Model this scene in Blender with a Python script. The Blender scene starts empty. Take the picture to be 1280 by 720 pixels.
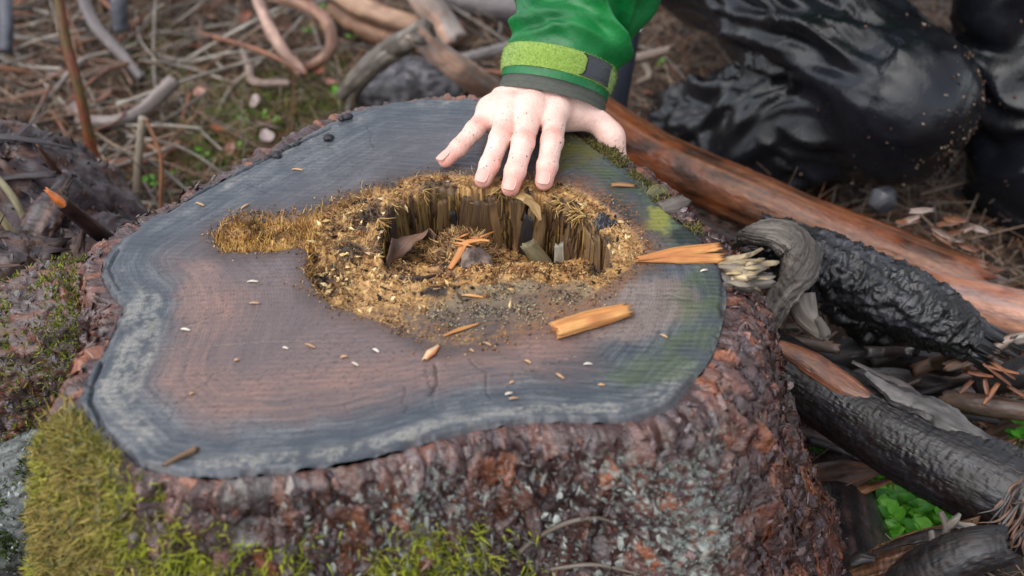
import bpy, math
import numpy as np
from mathutils import Vector

# ------------------------------------------------------------------ camera
scene = bpy.context.scene
COL = scene.collection
H_CAM, PITCH, FPX = 0.93, math.radians(36.0), 1600.0
cam_d = bpy.data.cameras.new("camera")
cam_d.sensor_width = 36.0
cam_d.lens = FPX / 1280.0 * 36.0
cam_d.clip_start, cam_d.clip_end = 0.02, 400.0
cam_d.dof.use_dof = True
cam_d.dof.focus_distance = 0.99
cam_d.dof.aperture_fstop = 5.0
cam_d.dof.aperture_blades = 9
cam = bpy.data.objects.new("camera", cam_d)
cam.location = (0, 0, H_CAM)
cam.rotation_euler = (math.pi / 2 - PITCH, 0, 0)
COL.objects.link(cam)
scene.camera = cam

# ------------------------------------------------------------------ sky, sun, exposure
SUN_EL, SUN_AZ = math.radians(56), math.radians(-125)     # azimuth from +Y, clockwise towards +X
world = bpy.data.worlds.new("World")
scene.world = world
world.use_nodes = True
wn, wl = world.node_tree.nodes, world.node_tree.links
wn.clear()
sky = wn.new("ShaderNodeTexSky")
sky.sky_type = 'NISHITA'
sky.sun_disc = False
sky.sun_elevation = SUN_EL
sky.sun_rotation = SUN_AZ
sky.air_density, sky.dust_density, sky.ozone_density = 1.0, 1.2, 1.0
hsv = wn.new("ShaderNodeHueSaturation")
hsv.inputs['Saturation'].default_value = 0.34             # cloud cover: a paler, greyer sky
bg = wn.new("ShaderNodeBackground")
bg.inputs['Strength'].default_value = 0.15
wo = wn.new("ShaderNodeOutputWorld")
wl.new(sky.outputs[0], hsv.inputs['Color'])
wl.new(hsv.outputs[0], bg.inputs['Color'])
wl.new(bg.outputs[0], wo.inputs['Surface'])
sun_d = bpy.data.lights.new("sun", 'SUN')
sun_d.energy = 1.5
sun_d.angle = math.radians(85)
sun_d.color = (1.0, 0.96, 0.9)
sun = bpy.data.objects.new("sun", sun_d)
sdir = Vector((math.sin(SUN_AZ) * math.cos(SUN_EL), math.cos(SUN_AZ) * math.cos(SUN_EL), math.sin(SUN_EL)))
sun.rotation_euler = sdir.to_track_quat('Z', 'Y').to_euler()
sun.location = sdir * 8
COL.objects.link(sun)
vs = scene.view_settings
vs.view_transform = 'Standard'
vs.look = 'None'
vs.exposure = 0.95
vs.gamma = 1.0
vs.use_curve_mapping = False
scene.cycles.use_denoising = True
scene.cycles.max_bounces = 6
scene.cycles.diffuse_bounces = 3
scene.cycles.glossy_bounces = 3

# ------------------------------------------------------------------ numpy helpers
CP, SP = math.cos(PITCH), math.sin(PITCH)
ZT = 0.40                                                   # height of the cut face

def ray(u, v):
    a, b = (u - 640) / FPX, (360 - v) / FPX
    return np.array([a, CP + b * SP, -SP + b * CP])
def P(u, v, z=ZT):                                          # point where the pixel meets height z
    d = ray(u, v)
    return d * ((z - H_CAM) / d[2]) + np.array([0, 0, H_CAM])
def PD(u, v, d):                                            # point at a distance d along the lens axis
    return ray(u, v) * d + np.array([0, 0, H_CAM])
def unit(a):
    a = np.asarray(a, float)
    return a / (np.linalg.norm(a, axis=-1, keepdims=True) + 1e-12)
def sst(a, b, x):
    t = np.clip((x - a) / (b - a), 0, 1)
    return t * t * (3 - 2 * t)
def lin(r, g, b, k=1.0):                                    # sRGB 0-255 to linear
    c = np.array([r, g, b]) / 255.0
    return np.where(c <= 0.04045, c / 12.92, ((c + 0.055) / 1.055) ** 2.4) * k
def mixc(a, b, t):
    t = np.asarray(t)[..., None]
    return a * (1 - t) + b * t

_r = np.random.RandomState(11)
_perm = _r.permutation(256).astype(np.int64)
_perm = np.concatenate([_perm, _perm, _perm])
_grad = unit(_r.normal(size=(256, 3))).astype(np.float32)
def perlin(p, seed=0):
    p = np.asarray(p, np.float32)
    i = np.floor(p).astype(np.int64)
    f = p - i
    w = f * f * f * (f * (f * 6 - 15) + 10)
    i = (i + seed * 37) & 255
    out = np.zeros(len(p), np.float32)
    for dx in (0, 1):
        wx = w[:, 0] if dx else 1 - w[:, 0]
        px = _perm[(i[:, 0] + dx) & 255]
        for dy in (0, 1):
            wy = w[:, 1] if dy else 1 - w[:, 1]
            py = _perm[px + ((i[:, 1] + dy) & 255)]
            for dz in (0, 1):
                wz = w[:, 2] if dz else 1 - w[:, 2]
                g = _grad[_perm[py + ((i[:, 2] + dz) & 255)] & 255]
                d = g[:, 0] * (f[:, 0] - dx) + g[:, 1] * (f[:, 1] - dy) + g[:, 2] * (f[:, 2] - dz)
                out += wx * wy * wz * d
    return out * 1.6
def fbm(p, octv=4, seed=0, gain=0.5):
    p = np.asarray(p, np.float32)
    o, a, t = np.zeros(len(p), np.float32), 1.0, 0.0
    for k in range(octv):
        o += a * perlin(p * 2.0 ** k, seed + k)
        t += a
        a *= gain
    return o / t
def ridged(p, octv=3, seed=0):
    o, a, t = 0, 1.0, 0.0
    for k in range(octv):
        o = o + a * (1 - 2 * np.abs(perlin(np.asarray(p, np.float32) * 2.0 ** k, seed + k)))
        t += a
        a *= 0.5
    return o / t
def worley(p, seed=0):                                      # p (N,2): F1, F2, id in 0..1, offset to the cell centre
    p = np.asarray(p, np.float32)
    i = np.floor(p).astype(np.int64)
    f1 = np.full(len(p), 9.0, np.float32); f2 = f1.copy()
    idv = np.zeros(len(p), np.float32); off = np.zeros((len(p), 2), np.float32)
    for dx in (-1, 0, 1):
        for dy in (-1, 0, 1):
            c = i + (dx, dy)
            h = _perm[(_perm[(c[:, 0] + seed * 17) & 255] + c[:, 1]) & 255]
            h2 = _perm[(h + 91 + seed) & 255]
            q = c + np.stack([h, h2], 1) / 256.0
            v = (p - q).astype(np.float32)
            d = np.sqrt((v ** 2).sum(1))
            m = d < f1
            f2 = np.where(m, f1, np.minimum(f2, d))
            idv = np.where(m, _perm[(h + h2 + 7) & 255] / 255.0, idv)
            off = np.where(m[:, None], v, off)
            f1 = np.where(m, d, f1)
    return f1, f2, idv, off
def poly_sdf(p, poly):                                      # signed distance to a closed polygon (negative inside)
    p, poly = np.asarray(p, np.float32), np.asarray(poly, np.float32)
    d = np.full(len(p), 1e9, np.float32); ins = np.zeros(len(p), bool)
    for k in range(len(poly)):
        a, b = poly[k], poly[(k + 1) % len(poly)]
        e, w = b - a, p - a
        t = np.clip((w @ e) / (e @ e + 1e-12), 0, 1)
        d = np.minimum(d, ((w - t[:, None] * e) ** 2).sum(1))
        c = (a[1] > p[:, 1]) != (b[1] > p[:, 1])
        with np.errstate(divide='ignore', invalid='ignore'):
            xi = a[0] + (p[:, 1] - a[1]) * (b[0] - a[0]) / (b[1] - a[1])
        ins ^= c & (p[:, 0] < xi)
    d = np.sqrt(d)
    return np.where(ins, -d, d)
def line_dist(p, line):
    d = np.full(len(p), 1e9)
    for a, b in zip(line[:-1], line[1:]):
        e, w = b - a, p - a
        t = np.clip((w @ e) / (e @ e + 1e-12), 0, 1)
        d = np.minimum(d, ((w - t[:, None] * e) ** 2).sum(1))
    return np.sqrt(d)
def catmull(pts, n, closed=False):
    pts = np.asarray(pts, float)
    m = len(pts)
    if closed:
        q = np.concatenate([pts[-1:], pts, pts[:2]]); segs = m
    else:
        q = np.concatenate([2 * pts[:1] - pts[1:2], pts, 2 * pts[-1:] - pts[-2:-1]]); segs = m - 1
    t = np.linspace(0, segs, n, endpoint=not closed)
    k = np.minimum(t.astype(int), segs - 1); f = (t - k)[:, None]
    a, b, c, d = q[k], q[k + 1], q[k + 2], q[k + 3]
    return 0.5 * (2 * b + (c - a) * f + (2 * a - 5 * b + 4 * c - d) * f ** 2 + (3 * b - a - 3 * c + d) * f ** 3)
def resample(pts, n, closed=False):
    q = np.concatenate([pts, pts[:1]]) if closed else pts
    s = np.concatenate([[0], np.cumsum(np.linalg.norm(np.diff(q, axis=0), axis=1))])
    t = np.linspace(0, s[-1], n, endpoint=not closed)
    return np.stack([np.interp(t, s, q[:, k]) for k in range(q.shape[1])], 1)
def surface_nets(f, org, h):
    s = f < 0
    sh = tuple(k - 1 for k in f.shape)
    def cut(a, c):
        return a[c[0]:c[0] + sh[0], c[1]:c[1] + sh[1], c[2]:c[2] + sh[2]]
    cs = [(i, j, k) for i in (0, 1) for j in (0, 1) for k in (0, 1)]
    cnt = sum(cut(s, c).astype(np.int8) for c in cs)
    ijk = np.argwhere((cnt > 0) & (cnt < 8))
    idx = np.full(sh, -1, np.int64)
    idx[tuple(ijk.T)] = np.arange(len(ijk))
    acc = np.zeros((len(ijk), 3)); num = np.zeros(len(ijk))
    for a in cs:
        for ax in range(3):
            if a[ax]:
                continue
            b = list(a); b[ax] = 1
            fa = f[tuple((ijk + a).T)]; fb = f[tuple((ijk + b).T)]
            m = (fa < 0) != (fb < 0)
            t = np.where(m, fa / np.where(m, fa - fb, 1), 0)
            q = np.array(a, float)[None].repeat(len(ijk), 0)
            q[:, ax] += t
            acc += q * m[:, None]; num += m
    V = org + (ijk + acc / num[:, None]) * h
    Q = []
    for ax in range(3):
        n = [slice(None)] * 3; n2 = [slice(None)] * 3
        n[ax] = slice(0, -1); n2[ax] = slice(1, None)
        e = np.argwhere(s[tuple(n)] != s[tuple(n2)])
        o1, o2 = [k for k in range(3) if k != ax]
        e = e[(e[:, o1] > 0) & (e[:, o2] > 0) & (e[:, o1] < sh[o1]) & (e[:, o2] < sh[o2])]
        def cell(d1, d2):
            q = e.copy(); q[:, o1] -= d1; q[:, o2] -= d2
            return idx[tuple(q.T)]
        quad = np.stack([cell(1, 1), cell(0, 1), cell(0, 0), cell(1, 0)], 1)
        flip = ~s[tuple(e.T)]
        if ax == 1:
            flip = ~flip
        quad[flip] = quad[flip][:, ::-1]
        Q.append(quad)
    return V, np.concatenate(Q)
def grid_pts(lo, hi, h):
    ax = [np.arange(lo[k], hi[k] + h, h, dtype=np.float32) for k in range(3)]
    g = np.stack(np.meshgrid(*ax, indexing='ij'), -1)
    return g.reshape(-1, 3), g.shape[:3], np.array(lo, float)
def cone(p, a, b, ra, rb):
    a, b = np.asarray(a, np.float32), np.asarray(b, np.float32)
    e, w = b - a, p - a
    t = np.clip((w @ e) / (e @ e + 1e-12), 0, 1)
    return np.sqrt(((w - t[:, None] * e) ** 2).sum(1)) - (ra + (rb - ra) * t)
def smin(a, b, k):
    hh = np.clip(0.5 + 0.5 * (b - a) / k, 0, 1)
    return b + (a - b) * hh - k * hh * (1 - hh)
def vnormals(V, Q):
    n = np.zeros_like(V)
    fn = np.cross(V[Q[:, 2]] - V[Q[:, 0]], V[Q[:, -1]] - V[Q[:, 1]])
    for k in range(Q.shape[1]):
        np.add.at(n, Q[:, k], fn)
    return unit(n)

# ------------------------------------------------------------------ objects
def new_mesh(name, V, faces, mat, cols=None, attrs=None, smooth=True):
    V = np.asarray(V, np.float32)
    if not isinstance(faces, (list, tuple)):
        faces = [faces]
    faces = [np.asarray(f, np.int32) for f in faces if len(f)]
    me = bpy.data.meshes.new(name)
    me.vertices.add(len(V))
    me.vertices.foreach_set('co', V.ravel())
    li = np.concatenate([f.ravel() for f in faces])
    me.loops.add(len(li))
    me.loops.foreach_set('vertex_index', li)
    st, s0 = [], 0
    for f in faces:
        st.append(s0 + np.arange(len(f)) * f.shape[1]); s0 += f.size
    st = np.concatenate(st).astype(np.int32)
    me.polygons.add(len(st))
    me.polygons.foreach_set('loop_start', st)
    me.update(calc_edges=True)
    me.validate()
    me.polygons.foreach_set('use_smooth', np.full(len(me.polygons), smooth))
    if cols is not None:
        cols = np.asarray(cols, np.float32)
        if cols.shape[1] == 3:
            cols = np.concatenate([cols, np.full((len(cols), 1), 0.5, np.float32)], 1)
        cols[:, :3] = np.clip(cols[:, :3], 0.002, 1)
        a = me.color_attributes.new('Col', 'FLOAT_COLOR', 'POINT')
        a.data.foreach_set('color', cols.ravel())
    for k, v in (attrs or {}).items():
        v = np.asarray(v, np.float32)
        a = me.attributes.new(k, 'FLOAT' if v.ndim == 1 else 'FLOAT_VECTOR', 'POINT')
        a.data.foreach_set('value' if v.ndim == 1 else 'vector', v.ravel())
    me.materials.append(mat)
    return me
def tag(o, label=None, cat=None, group=None, kind=None):
    if label: o['label'] = label
    if cat: o['category'] = cat
    if group: o['group'] = group
    if kind: o['kind'] = kind
    return o
def empty(name, loc):
    o = bpy.data.objects.new(name, None)
    o.empty_display_size = 0.05
    o.location = tuple(map(float, loc))
    COL.objects.link(o)
    return o
def root_of(o):
    return np.zeros(3) if o is None else np.array(o.location) + root_of(o.parent)
def put(name, V, faces, mat, parent=None, cols=None, attrs=None, smooth=True, base=None):
    """one mesh object from world-space vertices; its origin is its parent's, or the base point of a top-level thing"""
    V = np.asarray(V, float)
    if parent is None:
        if base is None:
            base = np.array([V[:, 0].mean(), V[:, 1].mean(), V[:, 2].min()])
        off = np.asarray(base, float)
    else:
        off = root_of(parent)
    o = bpy.data.objects.new(name, new_mesh(name, V - off, faces, mat, cols, attrs, smooth))
    COL.objects.link(o)
    if parent is None:
        o.location = tuple(map(float, off))
    else:
        o.parent = parent
    return o
def copy_obj(o, parent=None):
    c = o.copy()
    COL.objects.link(c)
    c.parent = parent
    return c

# ------------------------------------------------------------------ materials
def material(name, color=None, rough=None, var=0.25, vscale=300.0, stretch=(1, 1, 1), bump=0.3, bscale=600.0, bdist=0.001,
             spec=0.5, sss=0.0, coat=0.0, coat_rough=0.15, metal=0.0, ring=None, sheen=0.0, transl=0.0, wet=0.0, grain=False):
    """Principled surface: colour and roughness from the Col attribute (rgb, a) or fixed, with fine noise in colour and relief"""
    m = bpy.data.materials.new(name)
    m.use_nodes = True
    nt = m.node_tree
    n, l = nt.nodes, nt.links
    n.clear()
    out = n.new('ShaderNodeOutputMaterial')
    b = n.new('ShaderNodeBsdfPrincipled')
    l.new(b.outputs[0], out.inputs[0])
    tc = n.new('ShaderNodeTexCoord')
    mp = n.new('ShaderNodeMapping')
    mp.inputs['Scale'].default_value = stretch
    if grain:                                              # texture runs with the length of the timber
        ga = n.new('ShaderNodeAttribute'); ga.attribute_name = 'grain'
        l.new(ga.outputs['Vector'], mp.inputs[0])
    else:
        l.new(tc.outputs['Object'], mp.inputs[0])
    if color is None:
        at = n.new('ShaderNodeAttribute'); at.attribute_name = 'Col'
        csock, rsock = at.outputs['Color'], at.outputs['Alpha']
    else:
        rgb = n.new('ShaderNodeRGB'); rgb.outputs[0].default_value = (*map(float, color), 1)
        csock, rsock = rgb.outputs[0], None
    nz = n.new('ShaderNodeTexNoise')
    nz.inputs['Scale'].default_value = vscale; nz.inputs['Detail'].default_value = 5
    nz.inputs['Roughness'].default_value = 0.65
    l.new(mp.outputs[0], nz.inputs['Vector'])
    mr = n.new('ShaderNodeMapRange')
    mr.inputs['From Min'].default_value = 0.25; mr.inputs['From Max'].default_value = 0.75
    mr.inputs['To Min'].default_value = 1 - var; mr.inputs['To Max'].default_value = 1 + var
    l.new(nz.outputs[0], mr.inputs['Value'])
    mul = n.new('ShaderNodeVectorMath'); mul.operation = 'SCALE'
    l.new(csock, mul.inputs[0]); l.new(mr.outputs[0], mul.inputs['Scale'])
    col = mul.outputs[0]
    bz = n.new('ShaderNodeTexNoise')
    bz.inputs['Scale'].default_value = bscale; bz.inputs['Detail'].default_value = 4
    l.new(mp.outputs[0], bz.inputs['Vector'])
    height = bz.outputs[0]
    if ring is not None:                                   # growth rings and saw marks on the cut face
        rt = n.new('ShaderNodeAttribute'); rt.attribute_name = 'ring'
        w1 = n.new('ShaderNodeMath'); w1.operation = 'SINE'
        l.new(rt.outputs['Fac'], w1.inputs[0])
        sw = n.new('ShaderNodeTexWave'); sw.wave_type = 'BANDS'; sw.bands_direction = 'Y'
        sw.inputs['Scale'].default_value = 62.0; sw.inputs['Distortion'].default_value = 1.2
        sw.inputs['Detail'].default_value = 3; sw.inputs['Detail Scale'].default_value = 0.6
        m2 = n.new('ShaderNodeMapping'); m2.inputs['Rotation'].default_value = (0, 0, math.radians(-8)); m2.inputs['Scale'].default_value = (0.25, 1, 1)
        l.new(tc.outputs['Object'], m2.inputs[0]); l.new(m2.outputs[0], sw.inputs['Vector'])
        sa = n.new('ShaderNodeAttribute'); sa.attribute_name = 'saw'
        k1 = n.new('ShaderNodeMath'); k1.operation = 'MULTIPLY_ADD'; k1.inputs[1].default_value = 0.12
        l.new(w1.outputs[0], k1.inputs[0]); l.new(bz.outputs[0], k1.inputs[2])
        k2 = n.new('ShaderNodeMath'); k2.operation = 'MULTIPLY'
        l.new(sw.outputs['Fac'], k2.inputs[0]); l.new(sa.outputs['Fac'], k2.inputs[1])
        k3 = n.new('ShaderNodeMath'); k3.operation = 'MULTIPLY_ADD'; k3.inputs[1].default_value = 0.7
        l.new(k2.outputs[0], k3.inputs[0]); l.new(k1.outputs[0], k3.inputs[2])
        height = k3.outputs[0]
        k4 = n.new('ShaderNodeMath'); k4.operation = 'MULTIPLY_ADD'; k4.inputs[1].default_value = 0.06; k4.inputs[2].default_value = 0.95
        l.new(w1.outputs[0], k4.inputs[0])
        k5 = n.new('ShaderNodeMath'); k5.operation = 'MULTIPLY_ADD'; k5.inputs[1].default_value = 0.3
        l.new(k2.outputs[0], k5.inputs[0]); l.new(k4.outputs[0], k5.inputs[2])
        mu2 = n.new('ShaderNodeVectorMath'); mu2.operation = 'SCALE'
        l.new(col, mu2.inputs[0]); l.new(k5.outputs[0], mu2.inputs['Scale'])
        col = mu2.outputs[0]
    l.new(col, b.inputs['Base Color'])
    if rsock is not None and rough is None:
        base_r = rsock
    else:
        v = n.new('ShaderNodeValue'); v.outputs[0].default_value = 0.5 if rough is None else rough
        base_r = v.outputs[0]
    if wet:                                                # wet and dry patches
        wz = n.new('ShaderNodeTexNoise'); wz.inputs['Scale'].default_value = vscale * 0.35; wz.inputs['Detail'].default_value = 3
        l.new(mp.outputs[0], wz.inputs['Vector'])
        wr = n.new('ShaderNodeMapRange'); wr.inputs['From Min'].default_value = 0.35; wr.inputs['From Max'].default_value = 0.65
        wr.inputs['To Min'].default_value = 1 - wet; wr.inputs['To Max'].default_value = 1 + wet
        l.new(wz.outputs[0], wr.inputs['Value'])
        wm = n.new('ShaderNodeMath'); wm.operation = 'MULTIPLY'
        l.new(base_r, wm.inputs[0]); l.new(wr.outputs[0], wm.inputs[1])
        base_r = wm.outputs[0]
    l.new(base_r, b.inputs['Roughness'])
    if bump:
        bp = n.new('ShaderNodeBump')
        bp.inputs['Strength'].default_value = bump; bp.inputs['Distance'].default_value = bdist
        l.new(height, bp.inputs['Height']); l.new(bp.outputs[0], b.inputs['Normal'])
    b.inputs['Specular IOR Level'].default_value = spec
    b.inputs['Metallic'].default_value = metal
    if sss:
        b.inputs['Subsurface Weight'].default_value = sss
        b.inputs['Subsurface Radius'].default_value = (1.0, 0.35, 0.2)
        b.inputs['Subsurface Scale'].default_value = 0.006
    if coat:
        b.inputs['Coat Weight'].default_value = coat; b.inputs['Coat Roughness'].default_value = coat_rough
    if sheen:
        b.inputs['Sheen Weight'].default_value = sheen
    if transl:
        tr = n.new('ShaderNodeBsdfTranslucent'); l.new(col, tr.inputs[0])
        mx = n.new('ShaderNodeMixShader'); mx.inputs[0].default_value = transl
        l.new(b.outputs[0], mx.inputs[1]); l.new(tr.outputs[0], mx.inputs[2]); l.new(mx.outputs[0], out.inputs[0])
    return m
MAT = {
    'cut': material('cut_wood', var=0.16, vscale=420, bump=0.35, bscale=700, bdist=0.0006, ring=True, spec=0.5, wet=0.25),
    'bark': material('wet_scaly_bark', var=0.45, vscale=300, bump=0.8, bscale=480, bdist=0.0015, wet=0.45, spec=0.75),
    'fibre': material('rotten_fibre', var=0.3, vscale=900, bump=0, spec=0.25),
    'moss': material('moss', var=0.25, vscale=500, bump=0, spec=0.25, transl=0.3),
    'log': material('wet_log', var=0.45, vscale=260, bump=0.7, bscale=420, bdist=0.0014, wet=0.4, grain=True, stretch=(.3, 1, 1)),
    'dry': material('weathered_wood', var=0.4, vscale=520, bump=0.8, bscale=620, bdist=0.0012, grain=True, stretch=(.1, 1, 1)),
    'soil': material('forest_soil', var=0.5, vscale=90, bump=0.9, bscale=160, bdist=0.006, wet=0.3),
    'litter': material('needle_litter', var=0.25, vscale=60, bump=0, spec=0.4),
    'leaf': material('living_leaf', var=0.12, vscale=80, bump=0.15, bscale=200, bdist=0.0006, transl=0.3),
    'deadleaf': material('dead_leaf', var=0.3, vscale=120, bump=0.3, bscale=200, bdist=0.001),
    'skin': material('skin', var=0.09, vscale=240, bump=0.9, bscale=520, bdist=0.0007, sss=0.10, spec=0.4),
    'nail': material('fingernail', color=lin(236, 178, 164, .8), rough=0.42, var=0.06, bump=0, spec=0.35),
    'jacket': material('waxed_green_fabric', var=0.22, vscale=90, bump=0.55, bscale=260, bdist=0.0010, spec=0.4, wet=0.4),
    'strap': material('fuzzy_strap', color=lin(140, 170, 70, .8), rough=0.9, var=0.35, vscale=900, bump=0.8, bscale=900, bdist=0.0012, sheen=0.4),
    'tab': material('rubber_tab', color=(0.028, 0.03, 0.036), rough=0.42, var=0.2, vscale=300, bump=0.2),
    'cuff': material('grey_green_cuff', color=lin(88, 92, 82, .55), rough=0.75, var=0.25, vscale=300, bump=0.4, bscale=900),
    'trousers': material('wet_black_fabric', var=0.15, vscale=60, bump=0.35, bscale=220, bdist=0.0012, spec=0.4, wet=0.45),
    'boot': material('boot_leather', color=(0.02, 0.018, 0.016), rough=0.5, var=0.3, vscale=90),
    'hair': material('hair', color=(0.05, 0.03, 0.018), rough=0.5, var=0.4, vscale=200, bump=0.6, bscale=260, bdist=0.003),
    'tube': material('dark_tube', color=(0.035, 0.04, 0.055), rough=0.35, var=0.15, vscale=60, bump=0.1),
    'metal': material('bright_metal', color=(0.75, 0.76, 0.78), rough=0.25, var=0.05, bump=0, metal=1.0),
}

# ------------------------------------------------------------------ shape builders
def orient(V, Q):
    c = V[Q].mean(1)
    n = np.cross(V[Q[:, 2]] - V[Q[:, 0]], V[Q[:, -1]] - V[Q[:, 1]])
    return Q if (c * n).sum() > 0 else Q[:, ::-1]
def log_mesh(pts, rad, nl=60, na=24, seed=0, flat=1.0, ridge=0.0, rfreq=5.0, lump=0.0, lfreq=14.0, grit=0.0, gfreq=70.0, jag=(0.0, 0.0), up=(0, 0, 1), twist=0.0, hollow=0.0, iso=None):
    """a tapering, bent round timber: vertices, faces, length and angle coordinates"""
    pts = np.asarray(pts, float)
    c = resample(catmull(pts, max(nl * 2, 20)), nl)
    t = np.linspace(0, 1, nl)
    r = np.interp(t, np.linspace(0, 1, len(np.atleast_1d(rad))), np.atleast_1d(rad)) if np.ndim(rad) else np.full(nl, rad)
    T = unit(np.gradient(c, axis=0))
    u = np.asarray(up, float)
    A = unit(np.cross(T, u + 1e-3)); B = np.cross(A, T)
    ph = np.linspace(0, 2 * np.pi, na, endpoint=False)
    L = np.concatenate([[0], np.cumsum(np.linalg.norm(np.diff(c, axis=0), axis=1))])
    LL, PH = np.meshgrid(L, ph, indexing='ij')
    rr = np.repeat(r[:, None], na, 1)
    pq = PH + twist * LL
    cs, sn = np.cos(pq).ravel(), np.sin(pq).ravel()
    rm = max(float(r.mean()), 1e-4)
    if ridge:
        q = np.stack([LL.ravel() * 6, cs * rfreq / 2, sn * rfreq / 2], 1)
        rr = rr * (1 + ridge * ridged(q, 3, seed).reshape(rr.shape))
    if lump:
        q = np.stack([LL.ravel() * lfreq, cs * rm * lfreq, sn * rm * lfreq], 1) + seed * 3.1
        rr = rr * (1 + lump * fbm(q, 3, seed + 5).reshape(rr.shape))
    if grit:
        q = np.stack([LL.ravel() * gfreq, cs * rm * gfreq, sn * rm * gfreq], 1) + seed * 1.7
        rr = rr + grit * ridged(q, 3, seed + 9).reshape(rr.shape)
    V = c[:, None] + A[:, None] * (rr * np.cos(PH))[..., None] + B[:, None] * (rr * np.sin(PH) * flat)[..., None]
    if iso:
        q = V.reshape(-1, 3); a_, f_ = iso
        dr_ = unit(q - np.repeat(c, na, 0))
        q = q + 0.25 / f_ * np.stack([fbm(q * f_ * .7, 2, seed + 61), fbm(q * f_ * .7 + 7, 2, seed + 62), fbm(q * f_ * .7 + 13, 2, seed + 63)], 1)
        dv_ = a_ * (ridged(q * f_, 4, seed + 64) + .7 * fbm(q * f_ * 2.7, 3, seed + 65))
        V = V + (dr_ * dv_[:, None]).reshape(V.shape)
    for e, sgn in ((0, -1), (-1, 1)):
        j = jag[0 if e == 0 else 1]
        if j:
            q = np.stack([np.cos(ph) * 3, np.sin(ph) * 3, np.full(na, seed + 2.2)], 1)
            V[e] += T[e] * sgn * (np.abs(fbm(q, 3, seed + 3)) * 2 * j)[:, None]
    n0 = nl * na
    i = np.arange(nl - 1)[:, None] * na
    k = np.arange(na)[None]
    k2 = (k + 1) % na
    Q = np.stack([i + k, i + k2, i + na + k2, i + na + k], -1).reshape(-1, 4)
    ca, cb = c[0] + T[0] * r[0] * hollow, c[-1] - T[-1] * r[-1] * hollow
    V = np.concatenate([V.reshape(-1, 3), [ca, cb]])
    kk = np.arange(na)
    tri = np.concatenate([np.stack([np.full(na, n0), (kk + 1) % na, kk], 1),
                          np.stack([np.full(na, n0 + 1), n0 - na + kk, n0 - na + (kk + 1) % na], 1)])
    lc = np.concatenate([LL.ravel(), [0, L[-1]]])
    pc = np.concatenate([PH.ravel(), [0, 0]])
    return V, [Q, tri], lc, pc, rm
def grain_cols(lc, pc, rm, cols, seed=0, along=9.0, across=1.0, rough=0.45, rvar=0.1, cfreq=260):
    """wood colours that run with the grain: cols is a list of (colour, weight noise threshold)"""
    q = np.stack([lc * along, np.cos(pc) * rm * cfreq * across, np.sin(pc) * rm * cfreq * across], 1) + seed * 5.3
    n1 = fbm(q, 4, seed) * 0.5 + 0.5
    q2 = np.stack([lc * 22, np.cos(pc) * rm * 40, np.sin(pc) * rm * 40], 1) + seed * 2.1
    n2 = fbm(q2, 3, seed + 31) * 0.5 + 0.5
    c = np.repeat(np.asarray(cols[0], float)[None], len(lc), 0)
    for j, k in enumerate(cols[1:]):
        w = sst(0.42, 0.62, n1 if j % 2 == 0 else n2)
        c = mixc(c, np.asarray(k, float), w * 0.85)
        n1 = 1 - n1 if j % 2 else np.roll(n1, 0)
    r = rough + rvar * (n2 - 0.5) * 2
    return np.concatenate([c, r[:, None]], 1)
def spikes(base, dirs, length, width, cols, rough=0.7, bend=0.25, rng=None, blunt=0.0, segs=2):
    """many thin tapering fibres in one mesh (triangular section, bent once)"""
    n = len(base)
    dirs = unit(dirs)
    length = np.broadcast_to(np.asarray(length, float), (n,))[:, None]
    width = np.broadcast_to(np.asarray(width, float), (n,))[:, None]
    a = unit(np.cross(dirs, rng.normal(size=(n, 3)))); b = np.cross(dirs, a)
    kink = unit(dirs + bend * rng.normal(size=(n, 3)))
    mid = base + dirs * length * 0.5
    tip = mid + kink * length * 0.5
    V = []
    if segs == 1:                                           # straight: three sides only
        for cen, w in ((base, 1.0), (tip, max(blunt, 0.12))):
            for k in range(3):
                an = k * 2.0944
                V.append(cen + (a * math.cos(an) + b * math.sin(an)) * width * 0.5 * w)
        V = np.stack(V, 1).reshape(-1, 3)
        o = (np.arange(n) * 6)[:, None]
        Q = np.concatenate([o + np.array([k, (k + 1) % 3, 3 + (k + 1) % 3, 3 + k]) for k in range(3)])
        C = np.repeat(np.asarray(cols, float), 6, 0)
        return V, [Q], np.concatenate([C, np.full((len(C), 1), rough)], 1)
    for cen, w in ((base, 1.0), (mid, 0.8), (tip, max(blunt, 0.12))):
        for k in range(3):
            an = k * 2.0944
            V.append(cen + (a * math.cos(an) + b * math.sin(an)) * width * 0.5 * w)
    V = np.stack(V, 1).reshape(-1, 3)
    o = (np.arange(n) * 9)[:, None]
    F = [o + np.array([i * 3 + k, i * 3 + (k + 1) % 3, i * 3 + 3 + (k + 1) % 3, i * 3 + 3 + k]) for i in (0, 1) for k in range(3)]
    Q = np.concatenate(F)
    T = o + np.array([6, 7, 8])
    C = np.repeat(np.asarray(cols, float), 9, 0)
    C = np.concatenate([C, np.full((len(C), 1), rough)], 1)
    return V, [Q, T], C
_oct = np.array([[1, 0, 0], [-1, 0, 0], [0, 1, 0], [0, -1, 0], [0, 0, 1], [0, 0, -1]], float)
_octf = np.array([[0, 2, 4], [2, 1, 4], [1, 3, 4], [3, 0, 4], [2, 0, 5], [1, 2, 5], [3, 1, 5], [0, 3, 5]])
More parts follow.
